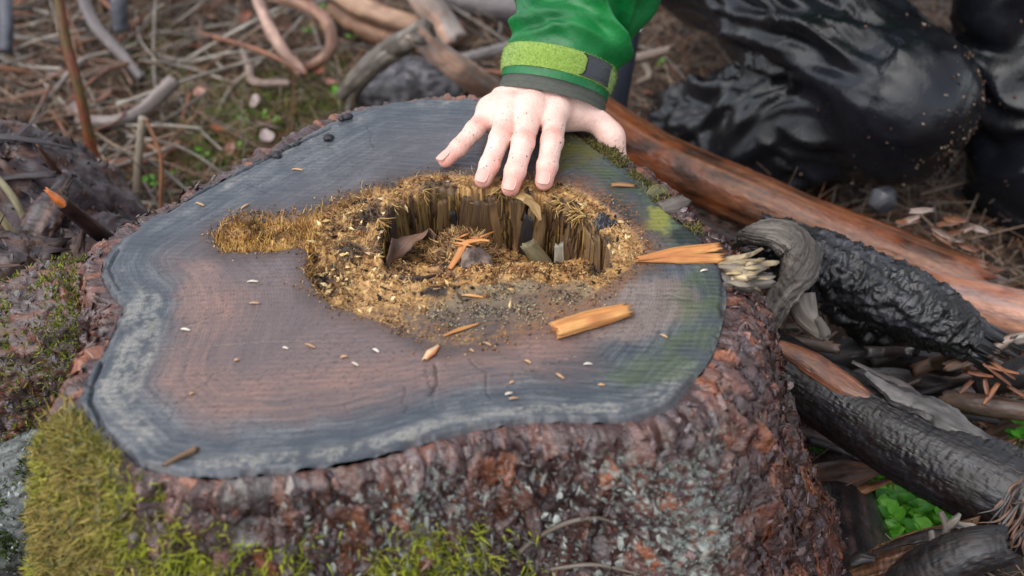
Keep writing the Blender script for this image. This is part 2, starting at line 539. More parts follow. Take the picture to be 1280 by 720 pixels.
def crumbs(base, size, cols, rng, rough=0.8, aspect=1.8):
    n = len(base)
    a = unit(rng.normal(size=(n, 3))); b = unit(np.cross(a, rng.normal(size=(n, 3)))); c = np.cross(a, b)
    s = np.broadcast_to(size, (n,))[:, None] * 0.5
    j = rng.uniform(0.6, 1.3, (n, 6, 1))
    V = base[:, None] + s[:, None] * j * (_oct[None, :, 0:1] * a[:, None] * aspect + _oct[None, :, 1:2] * b[:, None] + _oct[None, :, 2:3] * c[:, None] * 0.7)
    F = (np.arange(n) * 6)[:, None, None] + _octf[None]
    C = np.repeat(np.asarray(cols, float), 6, 0)
    return V.reshape(-1, 3), F.reshape(-1, 3), np.concatenate([C, np.full((len(C), 1), rough)], 1)
def pick(rng, n, palette, jitter=0.25):
    p = np.asarray(palette, float)
    c = p[rng.randint(len(p), size=n)]
    return c * (1 + jitter * rng.uniform(-1, 1, (n, 1)))

# ------------------------------------------------------------------ ground
def ground_z(x, y):
    x, y = np.asarray(x, float), np.asarray(y, float)
    sh = x.shape
    p = np.stack([x.ravel(), y.ravel(), np.zeros(x.size)], 1)
    z = 0.10 + 0.03 * fbm(p * 1.6, 3, 3) + 0.018 * fbm(p * 7, 3, 4) + 0.01 * fbm(p * 23, 2, 8)
    z += 0.05 * sst(1.3, 3.0, p[:, 1]) + 0.02 * np.maximum(p[:, 1] - 2, 0)
    z = np.where(p[:, 1] < 0.4, z - 0.04 * sst(0.4, -0.4, p[:, 1]), z)
    return z.reshape(sh)
def axis_pts(a, b, fine, far):
    core = np.arange(a, b, fine)
    g, out = fine, []
    x = b
    while x < far:
        out.append(x); g *= 1.25; x += g
    hi = np.array(out)
    g, out = fine, []
    x = a - fine
    while x > -far:
        out.append(x); g *= 1.25; x -= g
    return np.concatenate([np.array(out)[::-1], core, hi])
gx, gy = axis_pts(-1.7, 1.7, 0.014, 60), axis_pts(0.3, 3.2, 0.014, 60)
GX, GY = np.meshgrid(gx, gy, indexing='ij')
gV = np.stack([GX, GY, ground_z(GX, GY)], -1).reshape(-1, 3)
nx, ny = len(gx), len(gy)
ii, jj = np.meshgrid(np.arange(nx - 1) * ny, np.arange(ny - 1), indexing='ij')
gQ = np.stack([ii + jj, ii + ny + jj, ii + ny + jj + 1, ii + jj + 1], -1).reshape(-1, 4)
gp = gV * [1, 1, 0]
g1 = fbm(gp * 5, 4, 21) * .5 + .5
g2 = fbm(gp * 31, 4, 22) * .5 + .5
gc = mixc(np.repeat(lin(48, 37, 30)[None], len(gV), 0), lin(96, 76, 60), sst(.4, .7, g2))
gc = mixc(gc, lin(70, 76, 40), sst(.58, .72, g1) * 0.6)
gc = np.concatenate([gc * 0.5, (0.65 - 0.25 * g2)[:, None]], 1)
tag(put('ground', gV, gQ, MAT['soil'], cols=gc, base=(0, 0, 0)), kind='structure')

# ------------------------------------------------------------------ the stump
OUT_PX = [(600,122),(560,121),(510,124),(470,130),(440,140),(405,155),(360,178),(310,203),(265,228),(225,252),(180,278),(147,300),(128,325),(127,345),(137,365),(152,383),(143,405),(130,432),(117,458),(104,482),(101,502),(118,530),(147,556),(175,580),(213,589),(267,595),(311,591),(355,588),(400,581),(440,576),(478,567),(517,555),(575,539),(649,526),(711,524),(750,525),(789,523),(815,516),(842,505),(864,478),(889,446),(903,405),(908,375),(905,350),(898,328),(884,305),(862,282),(836,262),(815,240),(795,218),(772,202),(752,188),(732,172),(712,158),(690,144),(660,130),(630,124)]
OUTL = resample(catmull(np.array([P(u, v)[:2] for u, v in OUT_PX]), 900, True), 1040, True)
if ((OUTL * np.roll(OUTL, -1, 0)[:, ::-1] * [1, -1]).sum()) < 0:
    OUTL = OUTL[::-1].copy()                                # counter-clockwise
STUMP_C = OUTL.mean(0)
stump = empty('tree_stump', (STUMP_C[0], STUMP_C[1], 0.0))
tag(stump, 'large wet sawn stump with a rotten hollow in its grey cut face', 'stump')
pp = lambda L: np.array([P(u, v)[:2] for u, v in L])
ROT = catmull(pp([(272,292),(280,314),(330,314),(379,311),(384,345),(402,372),(440,392),(500,412),(555,432),(620,424),(690,400),(735,372),(775,345),(805,315),(795,292),(765,262),(735,242),(700,228),(640,222),(590,218),(540,216),(490,226),(430,246),(372,268),(320,268),(288,275)]), 240, True)
PIT = catmull(pp([(474,296),(480,268),(505,250),(540,238),(600,233),(655,240),(705,258),(735,276),(758,296),(764,318),(752,338),(722,348),(690,354),(660,346),(620,352),(570,350),(520,350),(484,330)]), 240, True)
hs = 0.001
x0, x1 = OUTL[:, 0].min() - .002, OUTL[:, 0].max() + .002
y0, y1 = OUTL[:, 1].min() - .002, OUTL[:, 1].max() + .002
cx, cy = np.arange(x0, x1, hs), np.arange(y0, y1, hs)
CX, CY = np.meshgrid(cx, cy, indexing='ij')
c2 = np.stack([CX.ravel(), CY.ravel()], 1)
c3 = np.concatenate([c2, np.zeros((len(c2), 1))], 1)
d_out = poly_sdf(c2, OUTL[::4])
nA = fbm(c3 * 60, 4, 41); nB = fbm(c3 * 220, 3, 42); nC = fbm(c3 * 16, 3, 43); nD = ridged(c3 * 130, 3, 44)
d_rot = poly_sdf(c2, ROT) + 0.004 * nA + 0.002 * nB
nE = fbm(c3 * 34, 3, 45)
nM_ = fbm(c3 * 420, 3, 48)
d_pit = poly_sdf(c2, PIT) + 0.008 * nE + 0.003 * nA + 0.002 * nB
def idw(ctrl, pw=3.0):
    q = np.array([[*P(u, v, ZT + h)[:2], h] for u, v, h in ctrl])
    w = 1 / (((c2[:, None] - q[None, :, :2]) ** 2).sum(-1) + 1e-5) ** (pw / 2)
    return (w * q[:, 2]).sum(1) / w.sum(1)
shelf = idw([(285,300,-.006),(330,300,-.009),(375,295,-.009),(400,340,-.013),(430,300,-.012),(430,345,-.016),(460,375,-.006),(500,395,-.001),(540,410,0),(600,405,0),(680,385,0),(740,350,-.001),(460,385,-.002),(470,250,-.004),(540,228,-.003),(640,228,-.002),(720,245,-.004),(775,300,-.004),(770,270,-.004),(400,275,-.006),(340,280,-.006),(440,260,-.008)])
floor = idw([(478,335,-.02),(500,345,-.022),(520,325,-.034),(560,318,-.050),(600,312,-.060),(640,328,-.055),(560,345,-.02),(600,350,-.014),(640,352,-.012),(665,350,-.014),(690,336,-.075),(720,330,-.1),(745,318,-.1),(700,352,-.02),(740,342,-.03),(520,290,-.06),(560,280,-.075),(620,285,-.085),(680,295,-.1),(490,300,-.04)])
hgt = shelf * sst(0.001, -0.005, d_rot) + (0.0035 * nD + 0.0022 * nB + .006 * nA + .0016 * nM_) * sst(0.0, -0.01, d_rot) * sst(-.0005, -.004, shelf)
pit_m = sst(0.0012, -0.0022, d_pit)
fl = floor + 0.005 * nA + 0.0025 * nD
hgt = hgt * (1 - pit_m) + np.minimum(fl, hgt) * pit_m
# saw ridges, cracks and a worn edge on the sound wood
ca = math.radians(-8)
saw = c2[:, 0] * math.sin(ca) * -1 + c2[:, 1] * math.cos(ca)
hgt += 0.0005 * nC + 0.0002 * perlin(np.stack([c2[:, 0] * 8, saw * 260, np.zeros(len(c2))], 1), 5)
for L, wd, dp in (([(127,530),(112,500),(116,480),(128,450)], .0011, .005), ([(175,582),(148,557),(127,530)], .0008, .003), ([(537,494),(546,480),(545,455)], .0008, .003), ([(232,250),(262,234),(310,210)], .0011, .005), ([(310,210),(365,183),(415,160)], .0009, .004), ([(150,310),(135,335),(150,362)], .0009, .003),
                  ([(640,470),(690,455),(718,446)], .0006, .002), ([(190,438),(250,434),(330,428),(400,427)], .0006, .0012)):
    l2 = pp(L)
    dd = line_dist(c2 + 0.0015 * np.stack([nA, nB], 1), l2)
    hgt -= dp * np.exp(-(dd / wd) ** 2)
rc = np.random.RandomState(12)                              # fine drying cracks that run in from the rim and out from the hollow
crackm = np.zeros(len(c2))
for k in range(12):
    a_ = rc.uniform(0, 2 * np.pi); i_ = rc.randint(len(OUTL)); e_ = OUTL[i_]; to = unit(STUMP_C - e_)
    s0 = rc.uniform(.004, .05); L_ = rc.uniform(.012, .045)
    t_ = np.array([-to[1], to[0]])
    ln_ = np.array([e_ + to * (s0 + L_ * f) + t_ * rc.normal() * .0016 for f in np.linspace(0, 1, 6)])
    near_ = ((c2 - ln_.mean(0)) ** 2).sum(1) < (L_ + .01) ** 2
    dd = line_dist(c2[near_] + .0012 * np.stack([nA, nB], 1)[near_], ln_)
    crackm[near_] = np.maximum(crackm[near_], np.exp(-(dd / .0004) ** 2) * rc.uniform(.4, 1))
crackm *= d_rot > .004
hgt -= .0012 * crackm
hgt -= 0.004 * sst(-0.005, 0.0, d_out + 0.004 * nA) * sst(-.6, .3, nC + nA)
# --- colours of the wood itself
K = 0.62
sap, sap2, heart, heart2 = lin(76, 82, 91, K), lin(114, 117, 121, K), lin(148, 115, 104, K), lin(112, 99, 100, K)
arc_ = np.arctan2(c2[:, 1] - STUMP_C[1], c2[:, 0] - STUMP_C[0])
d_w = d_out + .005 * nC + .0012 * nA
nS = fbm(np.stack([np.cos(arc_) * 5, np.sin(arc_) * 5, d_w * 330], 1), 4, 46)      # streaks that follow the growth rings
nT = fbm(np.stack([d_w * 95, np.zeros(len(c2)), np.zeros(len(c2))], 1), 3, 49)    # darker and paler years
nR = fbm(np.stack([np.cos(arc_) * 60, np.sin(arc_) * 60, d_w * 12], 1), 3, 50)     # rays
nM = fbm(c3 * 520, 3, 47)
cc = mixc(np.repeat(sap[None], len(c2), 0), sap2, sst(-.25, .5, .6 * nC + .45 * nA + .5 * nS + .3 * nT))
front = sst(P(640, 250)[1], P(640, 400)[1], c2[:, 1])
dn = d_out + 0.012 * nC
hm = sst(-0.026, -0.06, dn + .008 * nA) * (1 - sst(-0.07, -0.1, dn) * 0.65)
side = sst(P(770, 420)[0], P(700, 420)[0], c2[:, 0])
cc = mixc(cc, heart2, sst(-0.03, -0.08, dn + .008 * nA) * (0.3 + 0.7 * front) * side)
cc = mixc(cc, heart, hm * front * side * np.clip(0.6 + .9 * nC + .6 * nS + .4 * nT, 0.05, .95))
def blob(L, soft, nz=0.006):
    return sst(soft, -soft * .3, poly_sdf(c2, pp(L)) + nz * nA + nz * nB)
cc = mixc(cc, lin(166, 142, 130, K), blob([(700,395),(790,355),(850,350),(870,385),(800,420),(740,420)], .012) * .55)
cc = mixc(cc, lin(160, 126, 114, K), blob([(225,385),(240,335),(262,330),(258,380),(250,410)], .012) * .5)
arc = np.arctan2(c2[:, 1] - STUMP_C[1], c2[:, 0] - STUMP_C[0])
flow = np.stack([arc * 3.2, d_out * 90, np.zeros(len(c2))], 1)
nF = fbm(flow, 4, 71); nG = fbm(c3 * np.array([150, 420, 1]), 3, 72)
white = lin(196, 190, 176, .72)
wm = np.exp(-((d_out + .017 + .006 * nF) / .0075) ** 2) * blob([(105,470),(180,360),(240,400),(190,540),(130,545)], .012)
wm = np.maximum(wm, blob([(150,385),(175,372),(200,400),(196,440),(178,470),(170,505),(135,520),(140,470),(160,430)], .006) * .9)
wm = np.maximum(wm, np.exp(-((d_out + .010 + .005 * nF) / .0055) ** 2) * blob([(240,640),(250,570),(420,560),(600,505),(800,480),(900,440),(920,640)], .008))
wm = np.maximum(wm, np.exp(-((d_out + .012 + .005 * nF) / .005) ** 2) * .45 * sst(.1, .4, nC + nA))
wgt_w = sst(.05, .75, wm * .75 + 1.0 * nB + .9 * nA + .5 * nM + .5 * nF - .2) * sst(.02, .5, wm)
cc = mixc(cc, white, np.clip(wgt_w * (.7 + 1.5 * nM + .8 * nB), 0, 1) * .42)
cc = mixc(cc, lin(52, 52, 58, K), sst(.08, .5, nM + .5 * nB + .3 * nC) * .6)
cc = cc * (1 + .16 * nS + .08 * nT + .12 * nR)[:, None]
cc = mixc(cc, lin(176, 168, 166, K), sst(.42, .65, nM * .8 + .5 * nS) * .35)
rt = c2[:, 0] * 1.0
green = np.maximum(blob([(838,370),(880,330),(905,380),(890,440),(860,470),(790,480),(760,470),(820,440),(858,410)], .010), blob([(700,176),(730,172),(790,215),(850,270),(885,305),(845,308),(800,262),(740,215),(700,205)], .010))
hatch = sst(.0, .5, perlin(np.stack([c2[:, 0] * 30, saw * 520, np.zeros(len(c2))], 1), 6) + .3 * nA)
cc = mixc(cc, lin(84, 98, 66, K), green * np.clip(.5 + .9 * nA + .5 * nC, 0, .85))
cc = mixc(cc, lin(46, 52, 52, K), np.maximum(green * .45, blob([(780,440),(880,420),(830,500),(640,510),(660,470)], .02) * .5) * hatch)
cc = mixc(cc, lin(44, 48, 50, K), blob([(838,290),(862,280),(886,304),(850,306)], .004) * .9)
cc = mixc(cc, lin(150, 150, 70, K), blob([(815,262),(838,262),(832,290),(812,285)], .006) * .8)
moist = blob([(695,170),(735,165),(760,190),(700,215),(690,195)], .006)
cc = mixc(cc, lin(98, 98, 44, K), moist * np.clip(.7 + nA, 0, 1))
# halo of dark damp wood, tan dust, then the rot itself
cc = mixc(cc, lin(66, 54, 52, K), sst(.02, .0, d_rot + .010 * nC) * .6)
right = sst(P(560, 300)[0], P(720, 300)[0], c2[:, 0])
dust = sst(.026, -.004, d_rot + .014 * nC + .006 * nA) * sst(.0, .4, nM + .6 * nB + .4 * nC + .25 * right)
cc = mixc(cc, lin(146, 100, 62, .75), dust * (.5 + .35 * right))
ro = sst(.001, -.003, d_rot)
rotc = mixc(np.repeat(lin(156, 110, 60, .8)[None], len(c2), 0), lin(216, 172, 104, .88), sst(-.2, .45, .4 * nB + .9 * nM))
rotc = mixc(rotc, lin(92, 62, 40, .8), sst(.0, .5, -nA + .5 * nM))
rotc = mixc(rotc, lin(40, 31, 26, .8), sst(.2, .5, -nE + .6 * nA))
greyf = blob([(560,375),(640,345),(720,352),(740,372),(680,400),(600,410),(520,400)], .018, .012)
rotc = mixc(rotc, mixc(np.repeat(lin(158, 142, 112, .75)[None], len(c2), 0), lin(46, 47, 52, .7), sst(-.2, .3, nA + .7 * nM)), greyf * .8)
frt = sst(P(640, 365)[1], P(640, 405)[1], c2[:, 1])
darkz = np.maximum.reduce([blob(L_, .006, .008) for L_ in ([(468,262),(500,248),(522,258),(500,285),(474,300)], [(392,328),(425,322),(442,348),(412,362)], [(440,262),(470,250),(480,262),(450,280)], [(690,246),(720,252),(735,272),(705,265)], [(520,228),(560,224),(570,234),(530,240)], [(740,290),(768,296),(764,330),(745,325)], [(420,292),(440,285),(450,305),(430,312)])])
rotc = mixc(rotc, lin(38, 30, 26, .8), darkz * np.clip(.75 + .8 * nM, 0, 1))
palez = np.maximum(blob([(420,345),(480,330),(520,360),(470,380)], .008, .008), blob([(735,265),(780,285),(785,320),(760,290)], .008, .008))
rotc = mixc(rotc, lin(216, 172, 112, .85), palez * np.clip(.5 + nM, 0, 1))
cc = mixc(cc, rotc, ro * np.clip(.3 + 2.5 * np.abs(shelf) / .004, 0, 1) * np.clip(.9 + .8 * nM, 0, 1) * (1 - frt * np.clip(.45 - 1.2 * nM - .6 * nA, 0, .95)))
# pit walls: brown standing fibre with black and ochre streaks that run down
wallc = mixc(np.repeat(lin(122, 90, 58, .85)[None], len(c2), 0), lin(150, 118, 64, .8), sst(0., .5, fbm(c3 * np.array([330, 330, 1]), 3, 81)))
wallc = mixc(wallc, lin(48, 36, 28, .8), sst(.0, .3, fbm(c3 * np.array([60, 60, 1]), 3, 82)) * .85)
wallc = mixc(wallc, lin(116, 104, 40, .8), blob([(470,250),(560,232),(560,262),(480,300)], .006) * sst(-.1, .3, fbm(c3 * np.array([240, 240, 1]), 2, 83)) * .8)
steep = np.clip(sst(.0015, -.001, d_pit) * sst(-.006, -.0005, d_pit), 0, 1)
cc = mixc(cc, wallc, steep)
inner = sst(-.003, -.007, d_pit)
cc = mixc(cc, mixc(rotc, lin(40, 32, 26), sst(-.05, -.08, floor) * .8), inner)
edge = sst(-.005, -.001, d_out + .004 * nA + .003 * nE) * sst(-.5, .3, nC + nA)
cc = mixc(cc, lin(58, 54, 58, .7), edge * .8)
rough = .40 + .12 * nC + .10 * nS + .25 * np.maximum(ro, sst(.01, 0, d_rot)) + .3 * np.clip(wm, 0, 1)
keep = d_out < hs * 1.05
g_x = np.gradient(d_out.reshape(CX.shape), hs, axis=0).ravel(); g_y = np.gradient(d_out.reshape(CX.shape), hs, axis=1).ravel()
snap = keep & (d_out > 0)
cxy = c2.copy()
cxy[snap] -= np.stack([g_x, g_y], 1)[snap] * d_out[snap][:, None]
hgt = np.maximum(hgt, -.12)
cV = np.concatenate([cxy, (ZT + hgt)[:, None]], 1)
mx, my = CX.shape
ii, jj = np.meshgrid(np.arange(mx - 1) * my, np.arange(my - 1), indexing='ij')
cQ = np.stack([ii + jj, ii + my + jj, ii + my + jj + 1, ii + jj + 1], -1).reshape(-1, 4)
cQ = cQ[keep[cQ].all(1)]
used = np.unique(cQ); remap = np.full(len(cV), -1); remap[used] = np.arange(len(used))
cc = mixc(cc, lin(34, 32, 34, .7), np.clip(crackm, 0, 1) * .35)
ringv = (-d_out + .004 * nC) / .0021 * 2 * np.pi
sawm = np.clip(1.0 - sst(.01, -.01, d_rot), 0, 1) * np.clip(.5 + .9 * nC + .5 * np.maximum(green, side * 0), 0, 1) * .85
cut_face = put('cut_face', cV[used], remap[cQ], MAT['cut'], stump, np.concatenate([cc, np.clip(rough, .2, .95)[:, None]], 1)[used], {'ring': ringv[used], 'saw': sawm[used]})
H_GRID = hgt.reshape(CX.shape); DROT = d_rot.reshape(CX.shape); DPIT = d_pit.reshape(CX.shape); DOUT = d_out.reshape(CX.shape)
def samp(G, xy):
    i = np.clip(((xy[:, 0] - x0) / hs).astype(int), 0, mx - 1); j = np.clip(((xy[:, 1] - y0) / hs).astype(int), 0, my - 1)
    return G[i, j]
def top_z(xy):
    return ZT + samp(H_GRID, np.asarray(xy, float).reshape(-1, 2))

# --- bark: a scaly shell that flares towards the roots
NB = len(OUTL)
tn = np.roll(OUTL, -12, 0) - np.roll(OUTL, 12, 0)
nrm = unit(np.stack([tn[:, 1], -tn[:, 0]], 1))
for _ in range(30):
    nrm = unit(nrm + np.roll(nrm, 6, 0) + np.roll(nrm, -6, 0))
arc_s = np.arange(NB) * np.linalg.norm(OUTL[1] - OUTL[0])
plen = np.concatenate([np.linspace(0, .27, 215), np.linspace(.274, .43, 28)])
S_, D_ = np.meshgrid(arc_s, plen, indexing='ij')
circ = arc_s[-1] + arc_s[1]
lob = fbm(np.stack([np.cos(arc_s / circ * 2 * np.pi) * 1.6, np.sin(arc_s / circ * 2 * np.pi) * 1.6, np.zeros(NB)], 1), 3, 91)
slope = .15 + .10 * np.abs(nrm[:, 0]) + .12 * lob
thick = .009 + .019 * sst(.3, .9, nrm[:, 0]) + .006 * sst(.3, .9, -nrm[:, 0]) + .004 * lob
phi_e = np.arctan2(1.0, slope)[:, None] - .55 * sst(.12, .38, D_)            # steepness below the lip, flaring at the foot
phi = phi_e + (math.radians(22) - phi_e) * np.exp(-(D_ / (thick[:, None] * 1.15)) ** 1.6)
dpl = np.gradient(plen)[None]
off = np.cumsum(np.cos(phi) * dpl, 1) - np.cos(phi[:, :1]) * dpl[:, :1]
drop = np.cumsum(np.sin(phi) * dpl, 1) - np.sin(phi[:, :1]) * dpl[:, :1]
sp, dp_ = S_.ravel(), D_.ravel()
w3 = np.stack([sp * 22, dp_ * 14, np.zeros(len(sp))], 1)
wx, wy = fbm(w3, 3, 92), fbm(w3 + 9, 3, 93)
f1, f2, cid, coff = worley(np.stack([sp / .0105 + .8 * wx, dp_ / .021 + .8 * wy], 1), 3)
e1, e2, cid2, _ = worley(np.stack([sp / .0052 + .5 * wy, dp_ / .0065 + .5 * wx], 1), 5)
plate = sst(.01, .10, f2 - f1)
bz = fbm(np.stack([sp * 90, dp_ * 60, np.zeros(len(sp))], 1), 4, 94)
bg_ = fbm(np.stack([sp * 9, dp_ * 6, np.zeros(len(sp))], 1), 3, 95)
ta = cid * 40
b5 = ridged(np.stack([sp * 260, dp_ * 170, np.zeros(len(sp))], 1), 3, 99)
disp = .003 * plate * (.3 + .9 * cid) + .0055 * (coff[:, 1] * np.cos(ta) + coff[:, 0] * np.sin(ta)) * plate + .0008 * sst(.02, .12, e2 - e1) * cid2 + .004 * bz + .007 * bg_ + .0010 * b5 + .0042 * ridged(np.stack([sp * 48 + .8 * wx, dp_ * 11, np.zeros(len(sp))], 1), 3, 90)
disp = (disp * sst(-.002, .010, dp_)).reshape(off.shape)
lip = .0025 * fbm(np.stack([sp * 140, np.zeros(len(sp)), np.zeros(len(sp))], 1), 3, 96) * np.exp(-dp_ / .008)
off = off + disp * np.sin(phi)
bV = np.concatenate([OUTL[:, None] + nrm[:, None] * off[..., None], (ZT - .0035 - drop + disp * np.cos(phi) * .8 + lip.reshape(D_.shape))[..., None]], -1).reshape(-1, 3)
nd = len(plen)
i = np.arange(NB)[:, None] * nd; i2 = ((np.arange(NB) + 1) % NB)[:, None] * nd; k = np.arange(nd - 1)[None]
bQ = np.stack([i + k, i + k + 1, i2 + k + 1, i2 + k], -1).reshape(-1, 4)
kb = .7
bc = np.repeat(lin(72, 44, 40, kb)[None], len(bV), 0)
bc = mixc(bc, lin(116, 74, 62, kb), sst(.45, .8, cid))
bc = mixc(bc, lin(104, 88, 92, kb), sst(.72, .9, cid2) * .8)
bc = mixc(bc, lin(158, 92, 58, kb), sst(.86, .95, _perm[(cid * 255).astype(int)] / 255.0) * .8)
bc = mixc(bc, lin(30, 22, 22, kb), sst(.0, .5, -bg_ * 1.3 + .3 * bz) * .6)
bc = mixc(bc, lin(34, 24, 22, kb), (1 - plate) * .7)
# where the photo shows pale lichen and moss
wpx = bV - np.array([0, 0, H_CAM])
dep = wpx[:, 1] * CP - wpx[:, 2] * SP
def bark_mask(L, zlo, zhi, soft=.02):                       # a patch given by its place along the trunk and its height
    q = np.stack([bV[:, 0] + .02 * wx, bV[:, 2] + .015 * wy], 1)
    return sst(soft, -soft * .5, poly_sdf(q, np.array(L))) * (bV[:, 1] < STUMP_C[1])
mossw = 0
lich = bark_mask([(-.13, .385), (-.03, .37), (.12, .37), (.15, .30), (.10, .2), (-.10, .2), (-.12, .28)], 0, 0, .03)
lsp = sst(.22, .5, fbm(np.stack([sp * 300, dp_ * 260, np.zeros(len(sp))], 1), 3, 97) + .5 * bg_ + .15)
bc = mixc(bc, lin(168, 178, 170, .75), lich * lsp * .9)
bc = mixc(bc, lin(190, 190, 180, .75), np.exp(-((bV[:, 0] + .155 + .016 * wx + .008 * bz) / .009) ** 2) * sst(.33, .37, bV[:, 2]) * (bV[:, 1] < STUMP_C[1]) * sst(-.25, .45, bz + .8 * wy + .5 * wx) * .75)
mossm = bark_mask([(-.5, .41), (-.245, .402), (-.236, .388), (-.20, .368), (-.15, .356), (-.09, .345), (-.03, .332), (.01, .318), (.01, .05), (-.5, .05)], 0, 0, .03)
mossm = mossm * sst(P(100, 470)[1], P(100, 520)[1], bV[:, 1])
mossm = np.clip(mossm * (sst(-.10, -.26, bV[:, 0]) * .22 + .55 + 2.0 * bg_ + 1.9 * bz), 0, 1)
bc = mixc(bc, lin(96, 98, 40, .7), sst(.35, .9, mossm) * .8)
br = .42 + .2 * bz + .35 * mossm - .08 * cid
bark = put('bark', bV, bQ, MAT['bark'], stump, np.concatenate([bc, np.clip(br, .18, .9)[:, None]], 1))
BN = vnormals(bV, orient(bV - np.array([*STUMP_C, .2]), bQ))
rng = np.random.RandomState(5)
# loose bark flakes
kb = .7
BARKP = [lin(92, 58, 52, kb), lin(122, 80, 70, kb), lin(112, 96, 102, kb), lin(66, 44, 44, kb), lin(150, 94, 68, kb), lin(40, 30, 32, kb), lin(150, 120, 112, kb), lin(84, 58, 56, kb), lin(130, 118, 124, kb)]
def flakes(V, N, palette, rng, wmax=.0034, hmax=.0064):
    m_ = len(V)
    tdir = unit(np.cross(N, [0, 0, 1.0]) + .4 * rng.normal(size=(m_, 3))); bdir = np.cross(tdir, N)
    sw_, sh_ = rng.uniform(wmax * .25, wmax, m_), rng.uniform(hmax * .25, hmax, m_)
    lift = rng.uniform(.0002, .0018, m_); tilt = rng.uniform(-.28, .28, m_)
    q8 = []
    for k in range(6):
        a = k / 6 * 2 * np.pi
        jx = rng.uniform(.55, 1.2, m_)
        q8.append(V + N * (.0008 + lift * (math.sin(a) * .5 + .5) + tilt * sw_ * math.cos(a))[:, None] + tdir * (sw_ * jx * math.cos(a))[:, None] + bdir * (sh_ * jx * math.sin(a))[:, None])
    q8.append(V + N * (.0014 + lift * .7)[:, None])
    fV = np.stack(q8, 1).reshape(-1, 3)
    fT = ((np.arange(m_) * 7)[:, None, None] + np.array([[6, k, (k + 1) % 6] for k in range(6)])[None]).reshape(-1, 3)
    return fV, fT, pick(rng, m_, palette, .3)
vis = np.where((bV[:, 1] < STUMP_C[1] + .12) & (dp_ > .005) & (dp_ < .32))[0]
fi = rng.choice(vis, 8000, replace=False)
fV, fT, fc = flakes(bV[fi], BN[fi], BARKP, rng)
fc = .45 * fc + .55 * bc[fi] * 1.15
fc = mixc(fc, lin(176, 182, 174, .7), lich[fi] * (rng.rand(len(fi)) < .3) * .8)
fc = mixc(fc, lin(104, 108, 40, .7), mossm[fi] * .8)
tag(put('bark_flakes', fV, fT, MAT['bark'], stump, np.concatenate([np.repeat(fc, 7, 0), np.full((len(fV), 1), .19)], 1), smooth=False), kind='stuff')
# pale crusty lichen spots
li = np.where((lich * lsp > .4) & (dp_ > .004) & (dp_ < .26))[0]
li = rng.choice(li, min(3000, len(li)), replace=False)
lV, lF, lC = crumbs(bV[li] + BN[li] * .0008, rng.uniform(.0006, .0018, len(li)), pick(rng, len(li), [lin(190, 200, 192, .7), lin(160, 172, 166, .7), lin(140, 150, 140, .7)], .15), rng, .75, 1.2)
tag(put('lichen', lV, lF, MAT['fibre'], stump, lC), kind='stuff')
# moss cushions
mi = np.where((mossm > .12) & (rng.rand(len(dp_)) < mossm ** 1.3) & (dp_ > .003) & (dp_ < .32))[0]
mi = rng.choice(mi, min(24000, len(mi)), replace=False)
mp_ = bV[mi] + rng.normal(size=(len(mi), 3)) * .0012
bright = fbm(np.stack([sp[mi] * 26, dp_[mi] * 26, np.zeros(len(mi))], 1), 3, 98) + .7 * sst(-.29, -.15, mp_[:, 0]) - .25 + .5 * fbm(mp_ * 60, 2, 89)
mc = mixc(np.repeat(lin(164, 146, 84, 1.0)[None], len(mi), 0), lin(170, 178, 56, .95), sst(-.3, .6, bright))
mc = mixc(mc, lin(80, 96, 30, .8), (rng.rand(len(mi)) < .2) * .8) * rng.uniform(.75, 1.25, (len(mi), 1))
mV, mF, mC = spikes(mp_, BN[mi] + .75 * rng.normal(size=(len(mi), 3)) + [0, 0, .25], rng.uniform(.004, .011, len(mi)), rng.uniform(.0009, .0022, len(mi)), mc, .7, .5, rng, 0.0, 1)
tag(put('moss', mV, mF, MAT['moss'], stump, mC), kind='stuff')

# --- rotten fibres standing in and round the hollow
def scatter_top(npts, cond, seed):
    r = np.random.RandomState(seed)
    q = np.stack([r.uniform(x0, x1, npts), r.uniform(y0, y1, npts)], 1)
    return q[cond(q)]
noise2 = lambda q, s, sd: fbm(np.concatenate([q * s, np.zeros((len(q), 1))], 1), 3, sd)
q = scatter_top(210000, lambda q: (samp(DROT, q) < .0015) & (samp(DPIT, q) > -.001), 61)
sh = np.abs(samp(shelf.reshape(CX.shape), q))
prob = np.clip(.05 + sh / .008, 0, 1) * np.clip(.5 + 1.3 * noise2(q, 45, 62), .05, 1)
prob *= 1 - .9 * sst(P(640, 365)[1], P(640, 400)[1], q[:, 1])
q = q[rng.rand(len(q)) < prob]
left = q[:, 0] < P(395, 300)[0]
col = pick(rng, len(q), [lin(196, 154, 96, .85), lin(170, 124, 74, .85), lin(222, 194, 142, .85), lin(140, 98, 60, .85), lin(104, 72, 46, .8), lin(206, 176, 120, .85)], .25)
cl = noise2(q, 38, 63) + .5 * noise2(q, 120, 68)
col = mixc(col, np.array(lin(44, 34, 28, .8)), sst(.1, .45, cl) * .85)
col = mixc(col, np.array(lin(226, 196, 140, .85)), sst(.15, .5, -cl) * .5)
dk_ = samp(darkz.reshape(CX.shape), q); col = mixc(col, np.array(lin(40, 32, 28, .8)), dk_ * .9)
col = mixc(col, np.array(lin(224, 180, 120, .85)), samp(palez.reshape(CX.shape), q) * .6)
col = np.where(left[:, None], col * [1.05, .93, .62], col)
dirs = np.where(left[:, None], np.array([.15, -.1, 1.0]) + .32 * rng.normal(size=(len(q), 3)), rng.normal(size=(len(q), 3)) * [1, 1, .55] + [0, 0, .25])
fb = np.concatenate([q, top_z(q)[:, None]], 1) - [0, 0, .0006]
